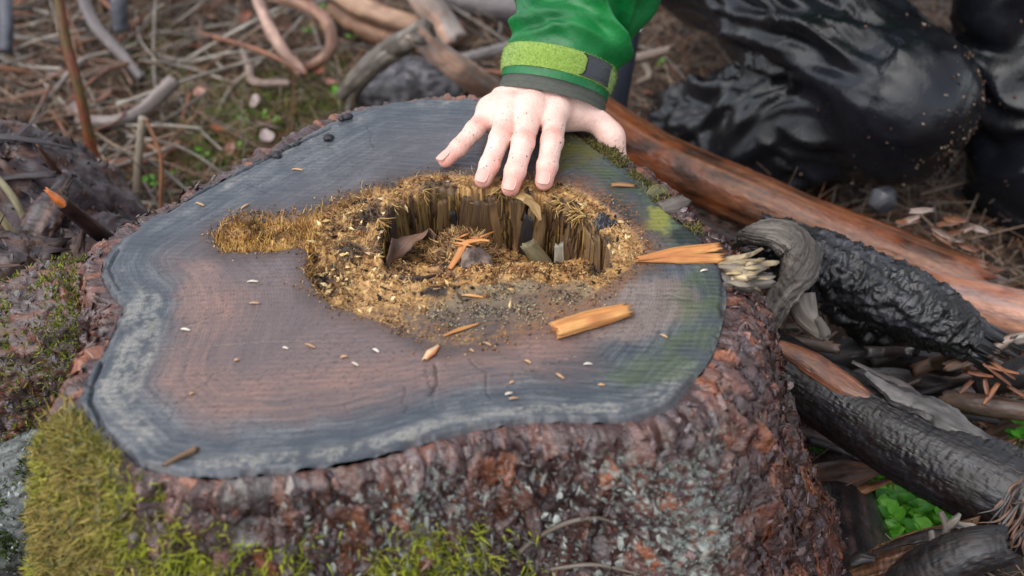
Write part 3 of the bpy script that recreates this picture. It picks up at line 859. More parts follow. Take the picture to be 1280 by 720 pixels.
V1, F1, C1 = spikes(fb, dirs, np.where(left, rng.uniform(.003, .008, len(q)), rng.uniform(.0015, .007, len(q)) * rng.uniform(.6, 1.3, len(q))), rng.uniform(.0003, .0009, len(q)), col, .8, .4, rng, .4)
tag(put('rotten_fibres', V1, F1, MAT['fibre'], stump, C1), kind='stuff')
# loose grains and crumbs, thinning out over the sound wood
q = scatter_top(230000, lambda q: (samp(DROT, q) < .03) & (samp(DOUT, q) < -.004), 64)
dr = samp(DROT, q)
prob = np.clip(.30 - (dr + .014 * noise2(q, 25, 69)) / .016 * .3, .0, .42) * np.clip(.35 + 1.5 * noise2(q, 55, 65), .02, 1) * np.where(q[:, 1] > P(640, 240)[1], .35, 1)
q = q[rng.rand(len(q)) < prob]
gr = poly_sdf(q, pp([(545,375),(640,345),(720,350),(745,372),(690,402),(600,412),(520,402)]))
grey = (gr + .012 * noise2(q, 50, 66) < 0)
col = pick(rng, len(q), [lin(176, 132, 80, .8), lin(140, 100, 60, .8), lin(104, 72, 48, .8), lin(206, 172, 122, .8), lin(70, 50, 38, .8), lin(150, 104, 66, .8)], .25)
col = mixc(col, np.array(lin(50, 40, 36, .8)), sst(.15, .5, noise2(q, 45, 70)) * .8)
gcol = pick(rng, len(q), [lin(160, 148, 120, .75), lin(60, 58, 58, .7), lin(188, 174, 140, .75), lin(92, 84, 74, .7)], .2)
col = np.where(grey[:, None], gcol, col)
col = mixc(col, np.array(lin(36, 30, 27, .8)), samp(darkz.reshape(CX.shape), q) * .9)
inpit = samp(DPIT, q) < -.003
V1, F1, C1 = crumbs(np.concatenate([q, top_z(q)[:, None] + .0005], 1), rng.uniform(.0005, .0017, len(q)) * np.where(inpit, 1.7, 1), col, rng)
tag(put('rot_crumbs', V1, F1, MAT['fibre'], stump, C1), kind='stuff')
# bigger shreds and lumps of decayed wood
q = scatter_top(26000, lambda q: (samp(DROT, q) < -.002) & (samp(DPIT, q) > .0), 72)
q = q[(rng.rand(len(q)) < np.clip(np.abs(samp(shelf.reshape(CX.shape), q)) / .01, 0, 1) * .30) & (q[:, 0] > P(385, 300)[0])]
cl = noise2(q, 42, 73)
col = pick(rng, len(q), [lin(206, 172, 116, .85), lin(160, 116, 70, .85), lin(226, 200, 150, .85), lin(120, 82, 50, .8)], .2)
col = np.where((cl > .12)[:, None], pick(rng, len(q), [lin(48, 38, 32, .8), lin(74, 54, 40, .8), lin(34, 30, 32, .8)], .2), col)
V1, F1, C1 = crumbs(np.concatenate([q, top_z(q)[:, None] + .001], 1), rng.uniform(.0018, .0042, len(q)), col, rng, .8, 2.4)
tag(put('rot_shreds', V1, F1, MAT['fibre'], stump, C1, smooth=False), kind='stuff')
# fibrous fringe under the lip of the pit wall, and tall fibres on the wall
pit_r = resample(PIT, 700, True)
cen = PIT.mean(0)
back = pit_r[(pit_r[:, 1] > cen[1] - .004)]
nb_ = 420
bi = rng.randint(len(back), size=nb_)
inw = unit(cen - back[bi])
dr = rng.uniform(0, 1, nb_) ** 1.4
b0 = np.concatenate([back[bi] + inw * (.0005 + .003 * rng.rand(nb_))[:, None], (ZT - .004 - .06 * dr)[:, None]], 1)
wc = pick(rng, nb_, [lin(112, 84, 52, .8), lin(150, 120, 66, .8), lin(84, 60, 40, .8), lin(58, 42, 32, .8), lin(110, 86, 50, .8)], .25)
V1, F1, C1 = spikes(b0, np.concatenate([inw * .06, np.full((nb_, 1), -1.0)], 1) + .05 * rng.normal(size=(nb_, 3)), rng.uniform(.006, .03, nb_), rng.uniform(.0006, .003, nb_), wc, .7, .08, rng, .5)
tag(put('wall_fibres', V1, F1, MAT['fibre'], stump, C1), kind='stuff')
nb_ = 1500
bi = rng.randint(len(back), size=nb_)
keepc = noise2(back[bi], 70, 67) > .12
bi = bi[keepc]; nb_ = len(bi)
inw = unit(cen - back[bi])
b0 = np.concatenate([back[bi] - inw * .002, np.full((nb_, 1), ZT + .0005)], 1)
V1, F1, C1 = spikes(b0, np.concatenate([inw, np.full((nb_, 1), -.5)], 1) + .6 * rng.normal(size=(nb_, 3)), rng.uniform(.005, .016, nb_), rng.uniform(.0008, .002, nb_), pick(rng, nb_, [lin(190, 156, 98, .85), lin(160, 124, 74, .85), lin(96, 74, 46, .8)], .2), .8, .5, rng, .4)
tag(put('lip_fibres', V1, F1, MAT['fibre'], stump, C1), kind='stuff')

# ------------------------------------------------------------------ logs, roots and branches beside the stump
WET_RED = [lin(70, 40, 26, .75), lin(140, 72, 34, .75), lin(36, 23, 19, .75), lin(168, 112, 80, .65)]
BLACK = [lin(32, 30, 33, .6), lin(56, 54, 58, .55), lin(18, 17, 18, .6), lin(48, 37, 34, .6)]
PINK = [lin(176, 112, 84, .8), lin(196, 146, 120, .8), lin(140, 74, 44, .8), lin(160, 140, 136, .7)]
GREY = [lin(128, 118, 108, .7), lin(92, 84, 78, .7), lin(158, 148, 136, .7), lin(70, 62, 58, .7)]
BROWN = [lin(96, 70, 54, .75), lin(60, 44, 36, .75), lin(136, 98, 70, .75), lin(110, 96, 90, .7)]
PALE = [lin(158, 128, 108, .8), lin(190, 150, 128, .8), lin(120, 96, 82, .75), lin(150, 142, 138, .75)]
ORANGE = [lin(206, 142, 78, .85), lin(226, 172, 106, .85), lin(164, 98, 50, .85), lin(196, 128, 70, .8)]
def timber(name, label, cat, pts, rad, cols, seed=0, mat='log', parent=None, rough=.42, group=None, base=None, along=9, cfreq=260, **kw):
    V, F, lc, pc, rm = log_mesh(pts, rad, seed=seed, **kw)
    C = grain_cols(lc, pc, rm, cols, seed, rough=rough, along=along, cfreq=cfreq)
    o = put(name, V, F, MAT[mat], parent, C, {'grain': np.stack([lc, np.cos(pc) * rm, np.sin(pc) * rm], 1) + seed}, base=base)
    if parent is None:
        tag(o, label, cat, group)
    elif label:
        o['label'] = label
    return o
def path(L):
    return [PD(u, v, d) for u, v, d in L]

timber('fallen_log', 'wet red-brown barkless log slanting behind the stump, below the kneeling person', 'log',
       path([(700, 118, 1.40), (800, 188, 1.38), (900, 234, 1.36), (1020, 284, 1.33), (1110, 316, 1.31), (1215, 352, 1.28)]), [.030, .030, .029, .029, .027, .022],
       WET_RED, 2, nl=160, na=48, lump=.16, lfreq=9, ridge=.06, rfreq=6, grit=.0008, jag=(.01, .05), rough=.3, cfreq=160, along=5)
pk = timber('fallen_log', 'pinkish stripped log emerging from behind the black gnarled root', 'log',
       path([(1060, 340, 1.30), (1130, 360, 1.28), (1210, 380, 1.25), (1300, 402, 1.22), (1400, 420, 1.2)]), [.022, .023, .025, .026, .026],
       PINK, 4, nl=110, na=40, lump=.08, ridge=.03, grit=.0005, jag=(.02, .02), rough=.38, cfreq=140, along=4)

# black gnarled root
root = empty('gnarled_root', PD(1090, 400, 1.14) * [1, 1, 0] + [0, 0, .1])
tag(root, 'black gnarled root arching between the stump and the pinkish log', 'root')
timber('trunk', None, None, path([(960, 300, 1.16), (1015, 325, 1.15), (1070, 350, 1.14), (1125, 378, 1.13), (1175, 402, 1.12), (1222, 428, 1.115)]), [.018, .024, .027, .028, .027, .017],
       [lin(36, 34, 38, .5), lin(84, 84, 92, .45), lin(15, 14, 15, .5), lin(28, 25, 26, .5)], 6, parent=root, nl=260, na=110, lump=.25, lfreq=16, iso=(.0055, 55), jag=(.02, .05), rough=.4, hollow=1.0)
timber('burl', None, None, path([(1040, 372, 1.15), (1090, 395, 1.17), (1150, 425, 1.17)]), [.010, .024, .014], [lin(30, 28, 30, .6), lin(58, 56, 60, .6), lin(18, 16, 18, .6)], 7, parent=root, nl=110, na=80, lump=.5, lfreq=20, iso=(.007, 45), rough=.5)
timber('branch_stub', 'grey twisted weathered stub', None, path([(950, 425, 1.09), (968, 385, 1.085), (996, 345, 1.08), (1000, 312, 1.085), (978, 294, 1.09), (946, 292, 1.10), (930, 300, 1.12)]), [.006, .009, .011, .0135, .0145, .012, .006],
       [lin(112, 102, 94, .65), lin(70, 63, 58, .65), lin(146, 136, 126, .65), lin(44, 38, 36, .65)], 8, mat='dry', parent=root, nl=170, na=110, ridge=.22, rfreq=11, lump=.3, lfreq=28, iso=(.0022, 70), rough=.65, twist=14, along=5, cfreq=420, flat=.62, jag=(.01, .02))
timber('branch_stub', 'grey twisted weathered stub', None, path([(1000, 372, 1.09), (1010, 400, 1.085), (1030, 418, 1.08), (1022, 398, 1.075)]), [.011, .009, .006, .003], GREY, 9, mat='dry', parent=root, nl=50, na=24, ridge=.25, rfreq=8, lump=.2, rough=.7)
rs = np.random.RandomState(17)
for k in range(8):
    u = 1150 + k * 9; v = 352 + k * 8 + rs.uniform(-6, 4)
    timber('bark_tooth', None, None, path([(u, v + 16, 1.115), (u + rs.uniform(-3, 5), v - rs.uniform(0, 10), 1.112)]), [.004, .0008], [lin(40, 40, 44, .6), lin(84, 84, 92, .6)], 70 + k, parent=root, nl=10, na=7, ridge=.3, rough=.5)

# the black log in front, with its strip of curled bark and torn end
bl = empty('black_log', PD(1120, 540, 1.04) * [1, 1, 0] + [0, 0, .1])
tag(bl, 'thick black wet log leaning from the stump, curled bark strip along its top', 'log')
timber('trunk', None, None, path([(925, 425, 1.12), (985, 465, 1.10), (1060, 512, 1.07), (1130, 553, 1.04), (1210, 592, 1.01), (1290, 632, .985), (1380, 668, .965)]), [.026, .027, .029, .031, .034, .037, .037],
       [lin(27, 25, 28, .5), lin(48, 46, 51, .5), lin(15, 14, 15, .5), lin(42, 32, 30, .5)], 11, parent=bl, nl=330, na=100, lump=.06, lfreq=8, grit=.0013, gfreq=150, ridge=.03, rough=.38, jag=(.02, .03), along=40, cfreq=200)
timber('bare_strip', 'strip of bare pinkish-brown wood', None, path([(972, 432, 1.085), (1010, 452, 1.07), (1060, 484, 1.05), (1105, 508, 1.035)]), [.006, .011, .010, .003], [lin(120, 74, 52, .75), lin(150, 98, 70, .75), lin(70, 48, 40, .75)], 12, parent=bl, nl=60, na=20, flat=.45, ridge=.08, rough=.35, up=(0, -.5, .8))
timber('bark_strip', 'curled ragged bark strip', None, path([(1082, 466, 1.05), (1120, 494, 1.035), (1165, 512, 1.02), (1215, 542, 1.0), (1252, 562, .99)]), [.003, .0075, .009, .008, .003],
       [lin(70, 66, 66, .65), lin(120, 114, 112, .65), lin(34, 30, 32, .65)], 13, parent=bl, nl=120, na=28, flat=.45, ridge=.35, rfreq=7, lump=.5, lfreq=50, grit=.0012, rough=.5, up=(0.2, -.3, .8))
timber('bark_strip', 'curled ragged bark strip', None, path([(1065, 452, 1.06), (1100, 470, 1.05), (1128, 482, 1.05), (1172, 520, 1.02)]), [.0015, .003, .005, .002],
       [lin(90, 80, 76, .65), lin(60, 54, 54, .65)], 14, parent=bl, nl=60, na=14, flat=.4, ridge=.35, lump=.4, lfreq=60, rough=.5)
for k in range(24):
    a = rs.uniform(0, 1); u = 1236 + 50 * a; v = 606 + rs.uniform(0, 62)
    timber('torn_fibre', 'torn orange-brown fibre', None, path([(u + rs.uniform(4, 20), v - rs.uniform(4, 16), .95), (u + rs.uniform(-8, 8), v + rs.uniform(4, 18), .945), (u + rs.uniform(-34, 4), v + rs.uniform(14, 52), .95)]), [.0008, .0011, .0003],
           [lin(92, 60, 42, .75), lin(56, 40, 32, .75), lin(130, 100, 80, .7)] if k % 3 else [lin(60, 56, 56, .7), lin(96, 90, 88, .7)], 100 + k, parent=bl, nl=14, na=7, ridge=.3, flat=.4, rough=.5)

# split pieces under the black log
bc_ = empty('broken_log', PD(1140, 690, .985) * [1, 1, 0] + [0, 0, .1])
tag(bc_, 'short broken log with bare golden wood and bark shreds, right of the green seedlings', 'log')
timber('trunk', None, None, path([(1062, 730, 1.02), (1110, 716, 1.0), (1160, 698, .985), (1215, 682, .975)]), [.015, .019, .019, .017], [lin(134, 100, 70, .75), lin(172, 134, 98, .75), lin(100, 60, 38, .75), lin(56, 40, 32, .75)], 16, parent=bc_, nl=120, na=60, lump=.16, ridge=.14, rfreq=7, iso=(.0012, 120), jag=(.02, .02), rough=.4, cfreq=260)
timber('bark_shred', 'dark curled bark shred', None, path([(1058, 704, 1.0), (1075, 696, .985), (1095, 698, .98)]), [.004, .009, .003], BLACK, 17, parent=bc_, nl=40, na=20, flat=.4, lump=.4, lfreq=60, ridge=.2)
timber('bark_shred', 'dark curled bark shred', None, path([(1090, 690, .985), (1140, 674, .965), (1190, 666, .95), (1215, 668, .945)]), [.0015, .0045, .0055, .0025], BLACK, 18, parent=bc_, nl=60, na=20, flat=.35, lump=.4, lfreq=60, ridge=.2)
timber('bark_shred', 'dark curled bark shred', None, path([(1185, 652, .95), (1215, 662, .94), (1240, 678, .94)]), [.003, .006, .002], GREY, 19, parent=bc_, nl=40, na=16, flat=.3, lump=.4, lfreq=60, ridge=.2)
for k, L in enumerate(([(1176, 640, .95), (1184, 660, .945), (1180, 680, .95), (1192, 700, .95)], [(1164, 664, .955), (1170, 685, .948), (1188, 706, .945)], [(1182, 662, .946), (1194, 650, .94), (1200, 642, .94)])):
    timber('twig_stub', 'forked grey twig stub', None, path(L), [.002, .003, .0028, .0012], GREY, 20 + k, parent=bc_, nl=24, na=8, lump=.3, ridge=.2, mat='dry', rough=.7)
timber('broken_branch', 'stout black bark-covered branch end beside the short golden broken log', 'branch', path([(1120, 752, .99), (1165, 716, .955), (1215, 690, .935), (1255, 682, .93)]), [.019, .021, .019, .014], BLACK, 24, nl=120, na=60, grit=.0015, gfreq=140, lump=.1, jag=(.01, .01), rough=.45, along=40)
timber('broken_branch', 'split rust-brown slab of wood at the bottom, below the golden broken log', 'branch', path([(1070, 735, 1.0), (1110, 722, .985), (1150, 706, .975)]), [.010, .016, .008], [lin(90, 46, 28, .8), lin(140, 76, 44, .8), lin(50, 32, 26, .8)], 25, nl=60, na=28, flat=.5, lump=.25, ridge=.15, jag=(.01, .02), rough=.35)
timber('split_wood', 'split brown slab of wood lying above the green seedlings', 'wood', path([(985, 616, 1.16), (1020, 604, 1.14), (1060, 594, 1.12), (1100, 588, 1.10)]), [.017, .017, .013, .003], [lin(84, 62, 54, .75), lin(50, 38, 36, .75), lin(150, 98, 66, .75), lin(104, 90, 86, .7)], 26, nl=110, na=36, flat=.45, lump=.22, ridge=.12, jag=(.02, .01), rough=.4, up=(.1, -.6, .7))
timber('split_wood', 'narrow orange-brown slab edge propped against the stump foot', 'wood', path([(978, 640, 1.15), (1010, 634, 1.13), (1060, 618, 1.115), (1115, 600, 1.10)]), [.006, .008, .007, .002], [lin(120, 72, 44, .8), lin(70, 46, 34, .8), lin(160, 112, 74, .8)], 27, nl=60, na=18, flat=.5, lump=.25, ridge=.2, rough=.45)
timber('dark_log', 'dark wet round log half hidden at the right foot of the stump', 'log', path([(1040, 600, 1.2), (1050, 650, 1.13), (1060, 705, 1.07), (1070, 790, 1.0)]), [.036, .037, .038, .038], [lin(40, 36, 38, .7), lin(92, 70, 70, .6), lin(24, 22, 24, .7)], 28, nl=120, na=60, lump=.08, grit=.0008, rough=.3)
timber('stick', 'slim tan stick standing between stump and black log', 'stick', path([(978, 525, 1.10), (992, 555, 1.10), (1006, 585, 1.12)]), [.0045, .005, .005], [lin(130, 84, 58, .8), lin(90, 58, 42, .8)], 29, nl=30, na=10, lump=.1)
for k, (L, r, c, lab) in enumerate((
    ([(1000, 470, 1.22), (1080, 440, 1.20), (1190, 455, 1.22)], .014, BLACK, 'dark branch in the hollow under the gnarled root'),
    ([(985, 500, 1.25), (1100, 470, 1.25), (1230, 500, 1.22)], .010, [lin(58, 50, 50, .7), lin(90, 82, 84, .6)], 'slim dark branch crossing the hollow under the gnarled root'),
    ([(1200, 440, 1.14), (1235, 434, 1.12), (1290, 420, 1.1)], .006, GREY, 'thin grey branch under the pinkish log'),
    ([(1185, 458, 1.13), (1225, 446, 1.11), (1262, 424, 1.1)], .0045, [lin(130, 104, 90, .8), lin(160, 140, 130, .7)], 'thin pale twig beneath the pinkish log'),
    ([(1225, 480, 1.16), (1275, 466, 1.14), (1330, 440, 1.12)], .013, BLACK, 'dark branch end right of the gnarled root'),
    ([(1185, 500, 1.15), (1240, 508, 1.12), (1320, 520, 1.1)], .009, BROWN, 'brown branch above the curled bark strip'),
    ([(1240, 545, 1.17), (1270, 530, 1.15), (1330, 500, 1.12)], .008, BROWN, 'brown branch pointing at the leafy plant at the edge'),
    ([(820, 262, 1.2), (900, 300, 1.22), (990, 350, 1.26)], .012, [lin(52, 36, 30, .7), lin(80, 56, 46, .7)], 'dark branch lying just below the red-brown log'),
    ([(860, 300, 1.3), (930, 330, 1.28), (1010, 300, 1.34)], .013, [lin(46, 40, 42, .7), lin(76, 70, 76, .6)], 'dark branch in the gap behind the grey stub'))):
    timber('branch', lab, 'branch', path(L), [r, r * 1.05, r * .85], c, 130 + k, nl=60, na=20, lump=.15, ridge=.08, jag=(.01, .01), rough=.4)
for k in range(8):
    u = rs.uniform(1205, 1275); v = rs.uniform(440, 482)
    timber('wood_shard', 'torn orange-brown wood shard under the pinkish log', 'wood', path([(u, v, 1.10), (u + rs.uniform(-30, 44), v + rs.uniform(4, 36), 1.095)]), [.0018, .0026, .0014], [lin(110, 62, 36, .75), lin(70, 42, 28, .75), lin(150, 94, 56, .75)], 150 + k, nl=10, na=8, flat=.4, ridge=.2, group='torn shards under the pinkish log')
for k in range(30):                                         # broken sticks tangled in the dark under the logs
    u, v = rs.uniform(985, 1275), rs.uniform(430, 600); d = rs.uniform(1.13, 1.24); a = rs.uniform(-.5, .75); L = rs.uniform(50, 130)
    v = max(v, 400 + (u - 985) * .1)
    r = rs.uniform(.0025, .0075)
    timber('stick', ['brown', 'blackish', 'rusty orange-brown'][k % 3] + ' broken stick in the dark tangle under the gnarled root and black log', 'stick', path([(u - L * .5 * math.cos(a), v - L * .5 * math.sin(a), d), (u, v + rs.uniform(-5, 5), d), (u + L * .5 * math.cos(a), v + L * .5 * math.sin(a), d - rs.uniform(-.03, .05))]), [r, r * .95, r * .7], [BROWN, [lin(48, 40, 40, .65), lin(74, 66, 68, .6)], [lin(110, 64, 40, .75), lin(76, 46, 34, .75), lin(140, 92, 62, .75)]][k % 3], 500 + k, nl=30, na=10, lump=.15, ridge=.12, jag=(.006, .008), rough=.45, group=['brown', 'blackish', 'rusty'][k % 3] + ' broken sticks tangled under the logs')
# chips and pale shreds on the red-brown log's far end
for k in range(12):
    u = 1120 + rs.uniform(0, 90); v = 262 + (u - 1120) * .35 + rs.uniform(-14, 22); a = rs.uniform(-.4, .9)
    timber('wood_chip', ('pale grey-brown' if k % 2 else 'dark rusty') + ' wood chip below the bent knee', 'wood chip', path([(u, v, 1.27), (u + 26 * math.cos(a), v + 26 * math.sin(a), 1.262)]), [.004, .006, .003], [lin(140, 116, 104, .75), lin(96, 74, 62, .75), lin(170, 150, 142, .7)] if k % 2 else [lin(90, 60, 44, .8), lin(130, 84, 56, .8)], 170 + k, nl=10, na=10, flat=.22, lump=.2, iso=(.0008, 150), jag=(.005, .006), group=('pale' if k % 2 else 'rusty') + ' wood chips below the knee')
sv = timber('stone', 'grey-blue pebble between the red-brown log and bent knee', 'stone', path([(1092, 262, 1.33), (1104, 250, 1.33), (1114, 238, 1.335)]), [.008, .015, .006], [lin(70, 72, 78, .6), lin(48, 48, 54, .6)], 183, nl=24, na=20, lump=.2, rough=.35)

# ------------------------------------------------------------------ left: rotten root wood, broken branch, stems
def chunk(name, label, cat, cen, size, cols, seed, mat='log', amp=.35, n=70, rough=.5, parent=None, freq=9, rot=0.0):
    th = np.linspace(0, np.pi, n); ph = np.linspace(0, 2 * np.pi, n * 2, endpoint=False)
    T, Ph = np.meshgrid(th, ph, indexing='ij')
    d = np.stack([np.sin(T) * np.cos(Ph), np.sin(T) * np.sin(Ph), np.cos(T)], -1).reshape(-1, 3)
    s = np.asarray(size, float)
    q = d * s
    r = 1 + amp * fbm(q * freq + seed, 4, seed) + amp * .5 * ridged(q * freq * np.array([1, 1, .4]) * 2 + seed, 3, seed + 3)
    V = q * r[:, None] + (d * .004) * ridged(q * 70, 3, seed + 6)[:, None]
    c, sn = math.cos(rot), math.sin(rot)
    V = V @ np.array([[c, sn, 0], [-sn, c, 0], [0, 0, 1]]) + cen
    i = np.arange(n - 1)[:, None] * n * 2; k = np.arange(n * 2)[None]; k2 = (k + 1) % (n * 2)
    Q = np.stack([i + k, i + n * 2 + k, i + n * 2 + k2, i + k2], -1).reshape(-1, 4)
    n1 = fbm(q * 40 + seed, 4, seed + 8) * .5 + .5; n2 = fbm(q * np.array([130, 130, 25]) + seed, 4, seed + 9) * .5 + .5
    C = mixc(np.repeat(np.asarray(cols[0])[None], len(V), 0), np.asarray(cols[1]), sst(.4, .62, n1))
    for k_, c_ in enumerate(cols[2:]):
        C = mixc(C, np.asarray(c_), sst(.5, .64, n2 if k_ % 2 == 0 else 1 - n1) * .8)
    o = put(name, V, Q, MAT[mat], parent, np.concatenate([C, (rough + .25 * (n2 - .5))[:, None]], 1), {'grain': q}, base=None if parent else (cen[0], cen[1], V[:, 2].min()))
    if parent is None:
        tag(o, label, cat)
    return o, V, Q
DKR = [lin(54, 40, 42, .6), lin(86, 70, 76, .6), lin(26, 19, 20, .6), lin(104, 72, 60, .65)]
rot_st = empty('rotten_root_mass', PD(45, 330, 1.16) * [1, 1, 0] + [0, 0, .1])
tag(rot_st, 'dark decayed root mass left of the stump, ragged and purple-brown', 'root')
chunk('trunk', None, None, PD(5, 290, 1.26), (.11, .10, .10), DKR, 201, parent=rot_st, amp=.35)
chunk('lobe', None, None, PD(70, 345, 1.22), (.085, .07, .05), DKR, 202, parent=rot_st, amp=.45)
chunk('lobe', None, None, PD(-30, 400, 1.10), (.07, .06, .07), [lin(88, 74, 76, .65), lin(116, 100, 98, .65), lin(36, 28, 28, .65), lin(120, 80, 52, .65)], 203, parent=rot_st, amp=.4)
for k, (L, r) in enumerate((([(-20, 440, 1.07), (20, 400, 1.07), (50, 365, 1.075), (85, 335, 1.09), (92, 310, 1.10)], [.012, .016, .014, .010, .006]), ([(-10, 335, 1.10), (30, 320, 1.09), (62, 318, 1.09)], [.012, .017, .013]), ([(-10, 470, 1.06), (14, 440, 1.05), (30, 410, 1.055)], [.010, .012, .006]), ([(40, 300, 1.12), (60, 260, 1.13), (75, 238, 1.15)], [.014, .012, .005]), ([(85, 385, 1.12), (100, 350, 1.12), (118, 330, 1.12)], [.010, .012, .006]))):
    timber('root_ridge', None, None, path(L), r, [lin(60, 48, 50, .7), lin(112, 98, 104, .65), lin(36, 26, 28, .7), lin(110, 80, 66, .7)], 210 + k, parent=rot_st, nl=80, na=34, ridge=.25, rfreq=6, lump=.35, lfreq=30, iso=(.004, 60), jag=(.03, .03), rough=.45, flat=.6)
rp = np.random.RandomState(66)
lump_v = np.concatenate([c_.data.vertices and np.array([v.co[:] for v in c_.data.vertices])[::9] + root_of(rot_st) for c_ in rot_st.children if c_.name.startswith(('trunk', 'lobe'))])
lump_v = lump_v[(lump_v[:, 2] > .12) & (lump_v[:, 1] < 1.2)]
for k in range(60):
    p0 = lump_v[rp.randint(len(lump_v))]; dr_ = unit(np.array([rp.normal(), rp.normal() * .5 - .3, rp.normal() * .5 + .25])); L = rp.uniform(.025, .085); r = rp.uniform(.0015, .005)
    timber('rotten_splinter', None, None, [p0 - dr_ * L * .4, p0 + [0, -.004, .004], p0 + dr_ * L * .6], [r, r * 1.1, r * .3], [[lin(70, 54, 54, .6), lin(104, 88, 90, .6), lin(36, 28, 28, .6)], [lin(110, 70, 52, .65), lin(74, 50, 42, .65)], [lin(48, 38, 40, .6), lin(80, 70, 74, .6)]][k % 3], 560 + k, mat='dry', parent=rot_st, nl=14, na=8, flat=.35, ridge=.3, lump=.3, lfreq=50, jag=(.004, .004), rough=.5)
chunk('lichen_stone', 'grey stone with white lichen flecks behind the decayed root mass', 'stone', PD(48, 212, 1.42), (.035, .03, .022), [lin(92, 92, 98, .7), lin(70, 70, 78, .7), lin(200, 206, 204, .7)], 220, amp=.25, n=36, freq=30)
timber('wood_chunk', 'orange-brown torn piece of wood beside the lichened stone', 'wood', path([(-30, 180, 1.4), (0, 205, 1.38), (26, 222, 1.36)]), [.014, .016, .008], [lin(160, 96, 62, .8), lin(110, 62, 42, .8), lin(190, 140, 110, .75)], 221, nl=40, na=20, ridge=.2, lump=.2, flat=.6, jag=(.01, .02))
bb = empty('broken_branch', PD(140, 303, 1.12))
tag(bb, 'short dark branch with a torn orange end poking out beside the cut face', 'branch')
timber('stem', None, None, path([(76, 252, 1.06), (100, 272, 1.09), (122, 290, 1.12), (150, 312, 1.16)]), [.0058, .0064, .0068, .007], [lin(70, 46, 42, .7), lin(96, 70, 64, .7), lin(40, 28, 28, .7)], 222, parent=bb, nl=60, na=24, lump=.12, grit=.0006, rough=.4)
timber('torn_end', 'torn orange wood', None, path([(60, 239, 1.05), (68, 246, 1.055), (80, 255, 1.062)]), [.0022, .0048, .0050], [lin(206, 112, 50, .85), lin(176, 88, 40, .85), lin(226, 146, 84, .85)], 223, parent=bb, nl=24, na=16, flat=.6, ridge=.25, jag=(.006, 0))
stems = [('red-brown upright bramble stem rising from the forest floor', [(68, -40, 1.42), (80, 40, 1.44), (98, 110, 1.46), (114, 180, 1.49), (138, 268, 1.53)], .0062, [lin(122, 62, 34, .8), lin(96, 56, 34, .8), lin(90, 80, 40, .7)]),
         ('pale straight dead stem standing between the bramble stem and cut face', [(178, 146, 1.5), (173, 200, 1.52), (169, 275, 1.55)], .0052, [lin(170, 156, 140, .75), lin(140, 126, 110, .75)]),
         ('thin bent tan stem beside the pale straight stem', [(182, 148, 1.42), (195, 178, 1.43), (202, 205, 1.44), (201, 262, 1.47)], .0024, [lin(170, 120, 90, .8), lin(140, 96, 70, .8)]),
         ('thin greenish dead stalk leaning over the decayed root mass', [(-10, 214, 1.15), (18, 250, 1.15), (44, 302, 1.16)], .0034, [lin(140, 130, 100, .75), lin(110, 100, 76, .75)]),
         ('thin straw-coloured stalk crossing the decayed root mass', [(-12, 256, 1.08), (12, 286, 1.09), (34, 312, 1.1)], .0034, [lin(150, 134, 100, .75), lin(118, 104, 80, .75)])]
for k, (lab, L, r, c) in enumerate(stems):
    timber('plant_stem', lab, 'stem', path(L), [r * .9, r, r * 1.05], c, 230 + k, nl=50, na=12, lump=.08, rough=.5)

# mossy root flare on the left of the stump
rv = timber('root', 'mossy red-brown root', None, [P(150, 400, .37) + [0.03, .03, -.05], P(95, 430, .315), P(30, 480, .255), P(-60, 540, .17)], [.05, .058, .06, .06], [lin(84, 52, 42, .65), lin(136, 78, 54, .65), lin(34, 24, 24, .65), lin(104, 90, 90, .6)], 240, parent=stump, mat='bark', nl=210, na=190, lump=.25, lfreq=12, iso=(.008, 55), rough=.4)
rv2 = timber('root', 'grey lichened root with a dark hollow below', None, [P(160, 560, .3) + [0, .02, -.06], P(90, 600, .235), P(20, 640, .19), P(-60, 690, .12)], [.04, .045, .045, .045], [lin(150, 158, 156, .65), lin(96, 104, 100, .65), lin(52, 60, 40, .65), lin(30, 26, 24, .65)], 241, parent=stump, mat='bark', nl=160, na=140, lump=.25, lfreq=14, iso=(.005, 60), rough=.6)
def verts_of(o):
    me = o.data
    co = np.zeros(len(me.vertices) * 3, np.float32); me.vertices.foreach_get('co', co)
    no = np.zeros(len(me.vertices) * 3, np.float32); me.vertices.foreach_get('normal', no)
    N = no.reshape(-1, 3).astype(float); V = co.reshape(-1, 3).astype(float)
    if ((V - V.mean(0)) * N).sum() < 0: N = -N
    return V + root_of(o.parent) + (np.array(o.location) if o.parent is None else 0), N
def flakes_on(o, n, palette, seed, parent, wmax=.005, hmax=.007, rough=.3):
    V, N = verts_of(o)
    r = np.random.RandomState(seed)
    i = r.choice(len(V), n, replace=len(V) < n)
    a, b, c = flakes(V[i] + r.normal(size=(n, 3)) * .001, N[i], palette, r, wmax, hmax)
    tag(put('bark_flakes', a, b, MAT['bark'], parent, np.concatenate([np.repeat(c, 7, 0), np.full((len(a), 1), rough)], 1), smooth=False), kind='stuff')
def moss_on(o, name, n, cond, palette, seed, parent, ln=(.003, .009)):
    V, N = verts_of(o)
    r = np.random.RandomState(seed)
    w = cond(V, N)
    i = np.where(r.rand(len(V)) < w)[0]
    if len(i) > n: i = r.choice(i, n, replace=False)
    else: i = r.choice(i, n, replace=True)
    b = V[i] + r.normal(size=(len(i), 3)) * .0012
    Vm, Fm, Cm = spikes(b, N[i] + .7 * r.normal(size=(len(i), 3)) + [0, 0, .3], r.uniform(*ln, len(i)), r.uniform(.0009, .002, len(i)), pick(r, len(i), palette, .25), .7, .5, r, 0.0, 1)
    return tag(put(name, Vm, Fm, MAT['fibre' if name == 'fibres' else 'moss'], parent, Cm), kind='stuff')
